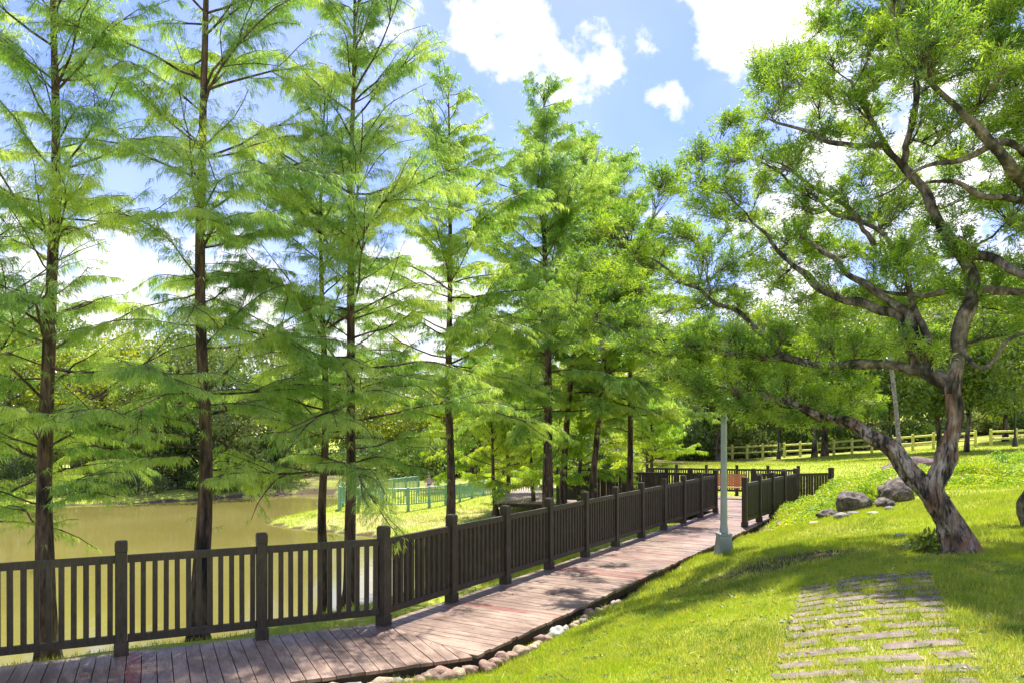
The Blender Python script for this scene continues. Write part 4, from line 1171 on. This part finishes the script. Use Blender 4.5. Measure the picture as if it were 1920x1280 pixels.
S.append((pk((1786, 725, 8.95), (1745, 700, 9.1), (1722, 686, 9.2), (1715, 640, 9.3), (1700, 600, 9.4), (1677, 575, 9.5), (1644, 548, 9.7), (1595, 512, 10.0), (1543, 470, 10.3), (1500, 445, 10.5)), [.10, .085, .075, .066, .06, .055, .048, .04, .03, .018], .07))
S.append((pk((1735, 695, 9.15), (1690, 690, 9.3), (1640, 686, 9.5), (1570, 684, 9.8), (1500, 673, 10.1), (1430, 667, 10.4), (1360, 662, 10.7), (1290, 640, 11.1), (1180, 632, 11.6), (1110, 600, 12)), [.075, .065, .06, .055, .05, .045, .04, .03, .02, .012], .07))
S.append((pk((1712, 660, 9.3), (1687, 603, 9.5), (1654, 580, 9.6), (1595, 566, 9.9), (1556, 548, 10.1), (1500, 505, 10.4), (1460, 470, 10.7), (1400, 400, 11.0)), [.07, .065, .06, .055, .05, .04, .03, .015], .07))
S.append((pk((1742, 700, 9.1), (1738, 650, 9.2), (1722, 610, 9.3), (1712, 560, 9.4), (1690, 500, 9.6), (1640, 430, 9.9), (1560, 395, 10.2), (1470, 330, 10.6), (1400, 290, 10.9)), [.06, .05, .042, .037, .032, .028, .022, .017, .01], .08))
S.append((pk((1812, 482, 9.05), (1850, 480, 8.8), (1890, 500, 8.5), (1960, 530, 8.1), (2060, 500, 7.8)), [.06, .055, .05, .045, .03], .08))
S.append((pk((1820, 548, 9.0), (1870, 540, 8.8), (1930, 548, 8.6), (2050, 560, 8.2)), [.05, .045, .04, .03], .08))
S.append((pk((1815, 548, 9.0), (1770, 550, 9.2), (1720, 558, 9.4), (1640, 540, 9.8)), [.045, .04, .03, .015], .08))
S.append((pk((1694, 308, 9.3), (1702, 270, 9.3), (1716, 200, 9.3), (1725, 120, 9.3), (1740, 0, 9.2)), [.045, .04, .035, .03, .015], .08))
S.append((pk((1660, 272, 9.35), (1620, 270, 9.5), (1560, 266, 9.8), (1500, 240, 10.1), (1430, 215, 10.4)), [.035, .032, .028, .02, .01], .08))
S.append((pk((1640, 460, 9.8), (1600, 400, 9.9), (1560, 370, 10.0), (1500, 330, 10.2), (1440, 300, 10.5)), [.03, .03, .025, .02, .01], .08))
S.append((pk((1470, 672, 10.2), (1440, 640, 10.4), (1400, 600, 10.7), (1340, 560, 11.0), (1300, 540, 11.3), (1240, 500, 11.7), (1180, 470, 12)), [.04, .036, .033, .03, .026, .02, .01], .08))
S.append((pk((1790, 640, 8.95), (1840, 690, 8.7), (1890, 640, 8.5), (1940, 620, 8.3)), [.03, .025, .02, .015], .08))

def crown_blobs(seed, polys, spacing, holes, r=(.30, .55)):
    g = random.Random(seed); o = []
    for poly, dfun, keep_p in polys:
        xs = [p[0] for p in poly]; ys = [p[1] for p in poly]
        P2 = np.array(poly, float); pts = []
        tries = int((max(xs) - min(xs)) * (max(ys) - min(ys)) / spacing ** 2 * 5)
        for _ in range(tries):
            x = g.uniform(min(xs), max(xs)); y = g.uniform(min(ys), max(ys))
            if poly_dist(np.array([x]), np.array([y]), P2)[0] > 0: continue
            if any(((x - hx) / rx) ** 2 + ((y - hy) / ry) ** 2 < 1 for hx, hy, rx, ry in holes) and g.random() < .93: continue
            if any((x - a) ** 2 + (y - b) ** 2 < spacing ** 2 for a, b in pts): continue
            if g.random() > keep_p: continue
            pts.append((x, y)); o.append((P(x, y, dfun(x, y, g)), g.uniform(*r)))
    print('blobs', len(o))
    return o
main_poly = [(1360, 250), (1385, 185), (1440, 110), (1500, 60), (1530, 15), (1560, -60), (1750, -190), (2050, -150), (2120, 200), (2060, 520), (1920, 640), (1800, 680), (1690, 650), (1600, 700), (1500, 720), (1400, 740),
             (1300, 700), (1230, 650), (1140, 660), (1060, 640), (1050, 560), (1100, 430), (1160, 400), (1225, 400), (1240, 330), (1300, 268), (1345, 275)]
holes = [(1480, 235, 36, 34), (1690, 245, 55, 50), (1590, 300, 40, 22), (1560, 330, 50, 20), (1790, 180, 40, 36), (1850, 250, 75, 50), (1880, 330, 70, 34), (1440, 385, 30, 26), (1260, 395, 24, 20), (1700, 150, 20, 20),
         (1800, 400, 60, 34), (1700, 430, 30, 34), (1580, 440, 45, 26), (1880, 450, 60, 34), (1780, 600, 60, 26), (1860, 585, 60, 34), (1600, 610, 55, 22), (1330, 600, 35, 25), (1410, 520, 26, 20), (1100, 600, 20, 16), (1660, 660, 40, 24), (1440, 560, 26, 20), (1740, 330, 30, 26)]
dcen = lambda x, y, g: 9.2 + max(0, (1700 - x)) / 640 * 2.7 + g.uniform(-.55, 1.7) - max(0, x - 1850) / 250 * 1.0
BL = crown_blobs(5, [(main_poly, dcen, 1.0), (main_poly, dcen, .75), (main_poly, lambda x, y, g: dcen(x, y, g) + 2.6, .5)], 50, holes, (.22, .38))
low_poly = [(1270, 640), (1700, 640), (1600, 690), (1640, 760), (1560, 800), (1440, 790), (1330, 760), (1240, 720)]
front_poly = [(1290, 690), (1400, 700), (1500, 690), (1620, 715), (1640, 745), (1560, 800), (1500, 810), (1420, 790), (1330, 775), (1270, 740)]
BL += crown_blobs(9, [(low_poly, lambda x, y, g: 10.3 + (1600 - x) / 400 * .6 + g.uniform(-.4, 1.2), 1.0), (low_poly, lambda x, y, g: 11.0 + (1600 - x) / 400 * .6 + g.uniform(-.2, 1.2), .9), (front_poly, lambda x, y, g: 9.9 + (1600 - x) / 300 * .8 + g.uniform(-.7, .3), .9)], 38, [(1660, 740, 30, 20)], (.18, .30))
limb_tree('big twisted tree with a thick forked trunk spreading over the lawn', S, BL, tb, trunks=2, seed=51)

# neighbour whose limbs reach in from the right ---------------------------------
nb = P(2190, 1000, 9.6); nb[2] = float(height(nb[0], nb[1]))
S2 = [(np.vstack((nb - (0, 0, .2), nb + (0, 0, .3), pk((2160, 760, 9.5), (2110, 600, 9.3), (2040, 450, 9.0)))), [.3, .24, .2, .17, .13], .08),
      (pk((2060, 490, 9.1), (1960, 370, 8.8), (1905, 322, 8.6), (1870, 275, 8.5), (1830, 230, 8.5), (1760, 170, 8.6), (1700, 120, 8.8)), [.09, .075, .065, .055, .045, .03, .015], .08),
      (pk((1960, 380, 8.8), (1900, 372, 8.6), (1850, 368, 8.5), (1790, 340, 8.6), (1720, 345, 8.8)), [.04, .036, .03, .022, .012], .08),
      (pk((2040, 450, 9.0), (2000, 200, 8.4), (1960, 0, 7.8), (1930, -160, 7.4)), [.12, .09, .06, .03], .1),
      (pk((1940, 300, 8.7), (1880, 270, 8.6), (1800, 300, 8.8), (1740, 310, 9.0), (1640, 370, 9.4)), [.04, .035, .03, .02, .01], .08)]
p2 = [(1640, -140), (1700, -260), (2250, -260), (2350, 300), (2120, 520), (1960, 420), (1880, 220), (1760, 160), (1640, 120), (1560, 60)]
B2 = crown_blobs(15, [(p2, lambda x, y, g: g.uniform(7.8, 10.2), .62)], 70, [(1850, 190, 70, 40), (1900, 90, 20, 20), (1700, 60, 20, 16)])
limb_tree('neighbouring tree whose dark limbs hang into the upper right corner of the view', S2, B2, nb, trunks=1, seed=77)

# ------------------------------------------------------------------ background trees
def bg_tree(label, x, y, H, R, mat, seed, leaf=.26, n=9000, trunk_r=.16, low=.22, lean=0.0, group=None, nl=1.0, bare=None):
    global rng
    keep = rng; rng = np.random.default_rng(seed + 900)
    z = float(height(x, y)); o = np.array((x, y, z))
    t_ = thing('park_tree', label, 'tree', o, group)
    tp = o + (lean, 0, H * .72)
    mb = MB()
    C, Rr = catmull([o - (0, 0, .3), o + (lean * .1, 0, H * .1), o + (lean * .5 + rng.normal(0, .15), rng.normal(0, .15), H * .4), tp], [trunk_r * 1.7, trunk_r * 1.05, trunk_r * .8, trunk_r * .3], .5)
    mb.tube(C, Rr, 8, .12, seed); mb.build('trunk', M['bgbark'], t_, smooth=True)
    ncl = int(26 * nl); wood = MB(); OO, DD = [], []
    ga = rng.uniform(0, 6.28)
    for i in range(ncl):
        t = (i + .5) / ncl; a = ga + i * 2.4 + rng.normal(0, .3)
        hz = low + (1 - low) * t
        prof = math.sin(math.pi * min(1, (.16 + .84 * (1 - t)) ** .75)) ** .6 if t > .02 else .8
        rr = R * prof * rng.uniform(.35, 1.0)
        c = o + np.array((math.cos(a) * rr + lean * hz, math.sin(a) * rr, H * hz * .93))
        k = int(len(C) * min(.9, max(.25, hz * .9)))
        wood.tube([C[k], (C[k] + c) / 2 + (0, 0, -.1 * R), c], [trunk_r * .4, trunk_r * .22, .02], 4, cap=False)
        m = n // ncl; cr = R * rng.uniform(.28, .46)
        d = unit(rng.normal(size=(m, 3)))
        q = rng.random(m) ** .33
        q *= 1 + .3 * np.sin(d[:, 0] * 6 + i) * np.cos(d[:, 1] * 5 + i * 2) * (d[:, 2] > -.5)
        O = c + d * q[:, None] * np.array((cr, cr, cr * .72))
        OO.append(O); DD.append(unit(d * .5 + rng.normal(size=(m, 3)) * .6 + (0, 0, -.15)))
    wood.build('limbs', M['bgbark'], t_)
    O = np.concatenate(OO); D = np.concatenate(DD)
    mb = MB(); mb.blades(O, D, leaf * rng.uniform(.6, 1.3, len(O)), leaf * .55 * rng.uniform(.7, 1.2, len(O)), .3)
    mb.build('crown', M[mat], t_)
    rng = keep
    return t_

def X(px, D): return (px - 960) / F * D
GL = 'broadleaf trees on the far bank of the pond'
far_left = [
 (20, 47, 8.3, 3.6, 'bg2', 'yellow-green tree at the far left of the opposite bank'),
 (110, 50, 7.6, 3.2, 'bg1', 'darker tree on the opposite bank just behind the tallest left cypress'),
 (190, 46, 6.0, 2.8, 'bg2', 'low yellow-green tree above the tan earth heap'),
 (270, 50, 7.4, 3.2, 'bg2', 'bright tree on the opposite bank left of the reddish cypress trunk'),
 (345, 47, 6.6, 2.9, 'bg1', 'mid green tree behind the reddish cypress trunk'),
 (425, 46, 7.4, 3.0, 'bg3', 'grey-green full tree right of the reddish cypress trunk'),
 (500, 50, 6.6, 3.0, 'bg3', 'grey-green rounded tree at the far corner of the pond'),
 (575, 56, 7.0, 3.2, 'bg2', 'yellowish tree beyond the far corner of the pond'),
 (660, 62, 6.4, 3.2, 'bg1', 'low tree under the distant hills, behind the close pair of cypresses'),
 (745, 60, 5.0, 3.0, 'bg2', 'low bright tree below the gap of open sky'),
 (830, 54, 6.8, 3.2, 'bg2', 'vivid yellow-green tree behind the green railing'),
 (905, 52, 7.2, 3.2, 'bg2', 'vivid yellow-green tree right of the bare cypress trunk'),
 (975, 56, 7.6, 3.4, 'bg2', 'bright tree glowing behind the young trio'),
 (1060, 54, 7.4, 3.4, 'bg2', 'bright tree behind the dense pointed cypress'),
 (1140, 58, 7.4, 3.4, 'bg2', 'bright tree filling the gap before the last cypress'),
 (1215, 64, 7.6, 3.4, 'bg1', 'dark tree at the left end of the far lawn'),
 (-40, 52, 9.0, 3.8, 'bg1', 'dark tree half cut by the left edge on the opposite bank')]
for i, (px, D, H, R, mt, lb) in enumerate(far_left):
    D = D * .9 if px < 560 else D
    bg_tree(lb, X(px, D), D, H * (1.22 if px < 560 else 1.05), R * 1.1, mt, i, .24, 10000, .16, .18 if mt != 'bg1' else .15, group=GL)
GU = 'dark bushes along the foot of the far bank'
for i, (px, D, r, h, lb) in enumerate(((30, 40.5, 2.2, 1.9, 'dark bush on the far bank at the left edge'), (225, 41.5, 1.8, 1.6, 'dark bush on the far bank right of the tan heap'),
                                       (300, 42.5, 2.0, 2.4, 'dark bush left of the reddish cypress trunk at the waterline'), (420, 43, 2.4, 3.0, 'large dark bush hanging over the far water'),
                                       (505, 45, 2.0, 2.2, 'dark bush at the far corner of the pond'), (560, 48, 2.0, 1.8, 'dark bush just left of the close cypress pair'),
        (130, 38.2, 1.9, .9, 'low bush at the waterline behind the tallest left cypress'), (60, 37.4, 1.8, .8, 'low bush at the waterline near the left edge'),
        (245, 38.8, 1.8, .9, 'low bush at the waterline right of the tan heap'), (400, 40.6, 1.7, 1.0, 'low bush at the waterline just right of the reddish trunk'), (470, 42.2, 1.6, .9, 'low bush near the far corner of the pond'))):
    shrub(lb, X(px, D), D, r, h, 5500, .17, M['bg1'] if i % 2 else M['bg3'], 'bush')
GR = 'park trees behind the far log fence'
right = [
 (1275, 84, 13.0, 5.0, 'bg1', .05, .20, 0, 'dark broad tree at the left end of the log fence'),
 (1335, 74, 11.0, 4.6, 'bg3', .22, .18, -1.2, 'leaning dark-trunked tree behind the lamp post'),
 (1348, 71.5, 10.0, 4.0, 'bg1', .30, .26, .3, 'straight grey-trunked tree behind the lamp post'),
 (1395, 82, 13.0, 5.0, 'bg1', .05, .20, 0, 'dense dark tree right of the lamp post behind the fence'),
 (1450, 88, 14.0, 5.2, 'bg3', .06, .22, 0, 'grey-green tree deep in the wood behind the thin dark lamp'),
 (1527, 64.5, 10.0, 3.8, 'bg1', .34, .20, 0, 'left one of two pale grey trunks standing on the lawn edge'),
 (1546, 66, 11.0, 4.0, 'bg1', .36, .26, .2, 'right one of two grey trunks standing on the lawn edge, thicker'),
 (1510, 80, 13.0, 5.0, 'bg1', .05, .20, 0, 'dark tree closing the wood behind the two grey trunks'),
 (1590, 78, 12.5, 5.0, 'bg3', .08, .22, 0, 'rounded tree right of the two grey trunks'),
 (1660, 84, 14.0, 5.4, 'bg2', .1, .22, 0, 'light green tree behind the pale leaning pole'),
 (1672, 52, 8.0, 3.0, 'bg1', .35, .10, -.5, 'slender tree growing beside the pale leaning pole'),
 (1720, 92, 15.0, 5.6, 'bg2', .1, .24, 0, 'tall light green tree between the forks of the big tree'),
 (1762, 58, 8.4, 3.4, 'bg1', .33, .20, -.1, 'brown-trunked tree left of the big tree on the far lawn'),
 (1812, 55, 8.8, 3.6, 'bg1', .36, .16, .6, 'curved dark-trunked tree just right of the big trunk'),
 (1790, 96, 15.0, 5.8, 'bg2', .1, .24, 0, 'tall light tree behind the big trunk'),
 (1850, 84, 13.0, 5.2, 'bg2', .14, .2, 0, 'light green tree above the parked cars'),
 (1885, 66, 9.0, 3.8, 'bg2', .30, .2, 0, 'bright yellow-green tree at the right log fence'),
 (1930, 70, 12.0, 5.0, 'bg1', .28, .2, 0, 'dark tree cut by the right edge of the view'),
 (1905, 100, 17.0, 6.0, 'bg2', .1, .24, 0, 'tallest pale tree on the slope at the right edge'),
 (1980, 88, 15.0, 5.6, 'bg1', .1, .24, 0, 'dark tree just beyond the right edge on the slope'),
 (1240, 96, 13.0, 5.4, 'bg1', .05, .2, 0, 'far dark tree showing past the last cypress'),
 (1180, 90, 11.0, 5.0, 'bg1', .05, .2, 0, 'far dark tree behind the last cypress')]
for i, (px, D, H, R, mt, low, tr, ln, lb) in enumerate(right):
    bg_tree(lb, X(px, D), D, H * 1.22, R * 1.08, mt, 40 + i, .34, 11000, tr, low, ln, group=GR, nl=1.3)
for i, (px, D, r, h) in enumerate(((1255, 80, 3.2, 3.2), (1300, 76, 3.0, 3.0), (1380, 77, 3.0, 3.2), (1420, 75, 3.0, 2.6), (1475, 76, 3.0, 3.0), (1570, 73, 2.8, 2.4), (1625, 72, 2.6, 2.0),
        (1700, 76, 3.0, 2.2), (1745, 78, 3.0, 2.0), (1835, 78, 3.2, 2.2), (1890, 77, 3.2, 2.4), (800, 47, 3.0, 2.2), (700, 50, 3.0, 2.0), (940, 48, 2.6, 2.2), (1040, 48, 2.8, 2.4), (1120, 50, 2.6, 2.4))):
    lb = ('dark undergrowth bush at the far left of the log fence', 'bright leafy bush behind the lower end of the log fence', 'bush between the lamp post and the fence gap', 'bush behind the gap in the log fence',
          'bush behind the thin dark lamp', 'bush right of the two grey trunks', 'low bush left of the pale leaning pole',
          'dark hedge bush behind the leaning pole', 'dark hedge bush left of the forked trunk, beyond the fence', 'dark hedge bush right of the forked trunk, beyond the fence', 'dark hedge bush at the right beyond the fence',
          'bush behind the end of the mint green railing', 'bush behind the left part of the mint green railing', 'bush behind the young trio of cypresses', 'bush behind the dense pointed cypress', 'bush behind the dark trunk before the last cypress')[i]
    shrub(lb, X(px, D), D, r, h, 6500, .3, M['bg1'] if i % 3 else M['bg3'], 'bush')

# ------------------------------------------------------------------ far bank mesh fence, earth heap, cars, person
pts = [(-34, 42.2), (-28, 42.6), (-24, 43), (-20, 43.6), (-16.5, 44.6), (-13, 46.6), (-10, 49)]
mf = thing('mesh_fence', 'dark green mesh fence on a low wall across the pond', 'fence', (-34, 42.2, float(height(-34, 42.2))))
for (a, b) in zip(pts[:-1], pts[1:]):
    a = np.array(a); b = np.array(b); za = float(height(*a)); zb = float(height(*b))
    mb = MB(); n = int(np.linalg.norm(b - a) / .16)
    for k in range(n):
        q = a + (b - a) * k / n; z = za + (zb - za) * k / n
        mb.box((q[0], q[1], z + .95), (.012, .012, .65))
    mb.beam((a[0], a[1], za + 1.55), (b[0], b[1], zb + 1.55), .03, .03); mb.beam((a[0], a[1], za + .42), (b[0], b[1], zb + .42), .03, .03)
    mb.build('mesh_panel', M['mesh'], mf)
    mb = MB(); mb.beam((a[0], a[1], za + .08), (b[0], b[1], zb + .08), .2, .5); mb.build('low_wall', M['redrock'], mf)
    mb = MB(); mb.box((a[0], a[1], za + .9), (.04, .04, .8)); mb.build('post', M['mesh'], mf)
x, y = X(183, 50), 50.0; z = float(height(x, y))
mb = MB(); rock_mesh(mb, (x, y, z + .15), (1.35, .9, .75), 3.3, 0, 4, .3)
tag(mb.build('earth_heap', M['tan'], origin=(x, y, z), smooth=True), 'sunlit heap of tan earth seen through the mesh fence across the pond', 'heap')

def car(label, x, y, rz, mat):
    z = float(height(x, y)); o = np.array((x, y, z))
    r = thing('parked_car', label, 'car', o, 'cars parked beyond the trees')
    c, s_ = math.cos(rz), math.sin(rz)
    def W(V): V = np.asarray(V, float); return np.stack((V[:, 0] * c - V[:, 1] * s_, V[:, 0] * s_ + V[:, 1] * c, V[:, 2]), -1) + o
    prof = [(-2.1, .3), (-2.15, .7), (-1.9, .95), (-1.3, 1.02), (-.7, 1.42), (.6, 1.45), (1.3, 1.0), (2.0, .88), (2.15, .6), (2.1, .3)]
    n = len(prof); V = [(a, w, b) for w in (-.8, .8) for a, b in prof]
    mb = MB(); mb.ngons(W(V), [tuple(range(n)), tuple(range(2 * n - 1, n - 1, -1))] + [(i, i + n, (i + 1) % n + n, (i + 1) % n) for i in range(n)]); mb.build('body', mat, r)
    mb = MB()
    for w in (-.806, .806):
        mb.ngons(W([(-1.15, w, 1.03), (-.68, w, 1.36), (.55, w, 1.38), (1.12, w, 1.03)]), [(0, 1, 2, 3)])
    mb.build('window', M['glass'], r)
    for a in (-1.35, 1.35):
        for w in (-.78, .78):
            mb = MB(); mb.tube(W([(a, w - .1, .32), (a, w + .1, .32)]), .32, 14); mb.build('wheel', M['black'], r)
car('white car parked across the pond, glimpsed left of the tan heap', X(112, 53), 53, .1, M['white'])
car('pale car glimpsed across the pond left of the tallest cypress trunk', X(52, 55), 55, .1, M['white'])
car('white car parked beyond the log fence left of the forked trunk', X(1742, 84), 84, .05, M['white'])
car('white car parked beyond the log fence just right of the forked trunk', X(1832, 86), 86, .05, M['white'])
car('silver car parked beyond the log fence farthest right', X(1862, 82), 82, .2, M['steel'])

def person():
    o = P(806, 950, 36.5); o[2] = float(height(o[0], o[1]))
    J = {'hip': (0, 0, .34), 'waist': (0, .02, .5), 'chest': (-.02, -.02, .68), 'neck': (-.03, -.05, .82), 'head': (-.04, -.08, .93), 'crown': (-.04, -.08, 1.04),
         'shL': (-.17, -.02, .76), 'elL': (-.24, -.12, .56), 'haL': (-.12, -.3, .48), 'shR': (.15, -.02, .76), 'elR': (.24, -.14, .58), 'haR': (.1, -.3, .5),
         'knL': (-.14, -.42, .46), 'anL': (-.14, -.4, .08), 'toL': (-.15, -.56, .03), 'knR': (.14, -.4, .46), 'anR': (.14, -.38, .08), 'toR': (.15, -.54, .03)}
    Rd = {'hip': .13, 'waist': .115, 'chest': .135, 'neck': .05, 'head': .085, 'crown': .06, 'shL': .05, 'elL': .038, 'haL': .028, 'shR': .05, 'elR': .038, 'haR': .028,
          'knL': .062, 'anL': .04, 'toL': .035, 'knR': .062, 'anR': .04, 'toR': .035}
    E = [('hip', 'waist'), ('waist', 'chest'), ('chest', 'neck'), ('neck', 'head'), ('head', 'crown'), ('chest', 'shL'), ('shL', 'elL'), ('elL', 'haL'), ('chest', 'shR'), ('shR', 'elR'), ('elR', 'haR'),
         ('hip', 'knL'), ('knL', 'anL'), ('anL', 'toL'), ('hip', 'knR'), ('knR', 'anR'), ('anR', 'toR')]
    ks = list(J)
    me = bpy.data.meshes.new('person'); me.from_pydata([J[k] for k in ks], [(ks.index(a), ks.index(b)) for a, b in E], [])
    ob = bpy.data.objects.new('person', me); COL.objects.link(ob); ob.location = tuple(o)
    sk = ob.modifiers.new('skin', 'SKIN')
    me.update()
    if not me.skin_vertices: 
        import bmesh
        bm = bmesh.new(); bm.from_mesh(me); bm.verts.layers.skin.verify(); bm.to_mesh(me); bm.free()
    for i, k in enumerate(ks):
        v = me.skin_vertices[0].data[i]; v.radius = (Rd[k], Rd[k]); v.use_root = (k == 'hip')
    ob.modifiers.new('sub', 'SUBSURF').levels = 1
    me.materials.append(M['pink'])
    ob['_o'] = tuple(o)
    tag(ob, 'person in a pale pink top sitting on the ground just behind the mint green railing', 'person')
    mb = MB(); rock_mesh(mb, o + (-.04, -.065, 1.0), (.1, .11, .11), 2.0, 0, 2, .05); mb.build('hair', M['black'], ob, smooth=True)
    mb = MB(); rock_mesh(mb, o + (-.04, -.12, .95), (.072, .06, .09), 2.5, 0, 2, .05); mb.build('face', M['skin'], ob, smooth=True)
person()

# stump at the right edge
x, y = X(1932, 11.5), 11.5; z = float(height(x, y))
mb = MB(); C, R = catmull([(x + .1, y, z - .1), (x - .02, y, z + .25), (x + .05, y, z + .45), (x + .25, y, z + .58)], [.2, .14, .13, .05], .05); mb.tube(C, R, 16, .4, 5, ridge=5)
tag(mb.build('tree_stump', M['abark2'], origin=(x, y, z), smooth=True), 'gnarled grey stump just showing at the right edge of the lawn', 'stump')

for ob in list(bpy.data.objects):
    if '_o' in ob: del ob['_o']
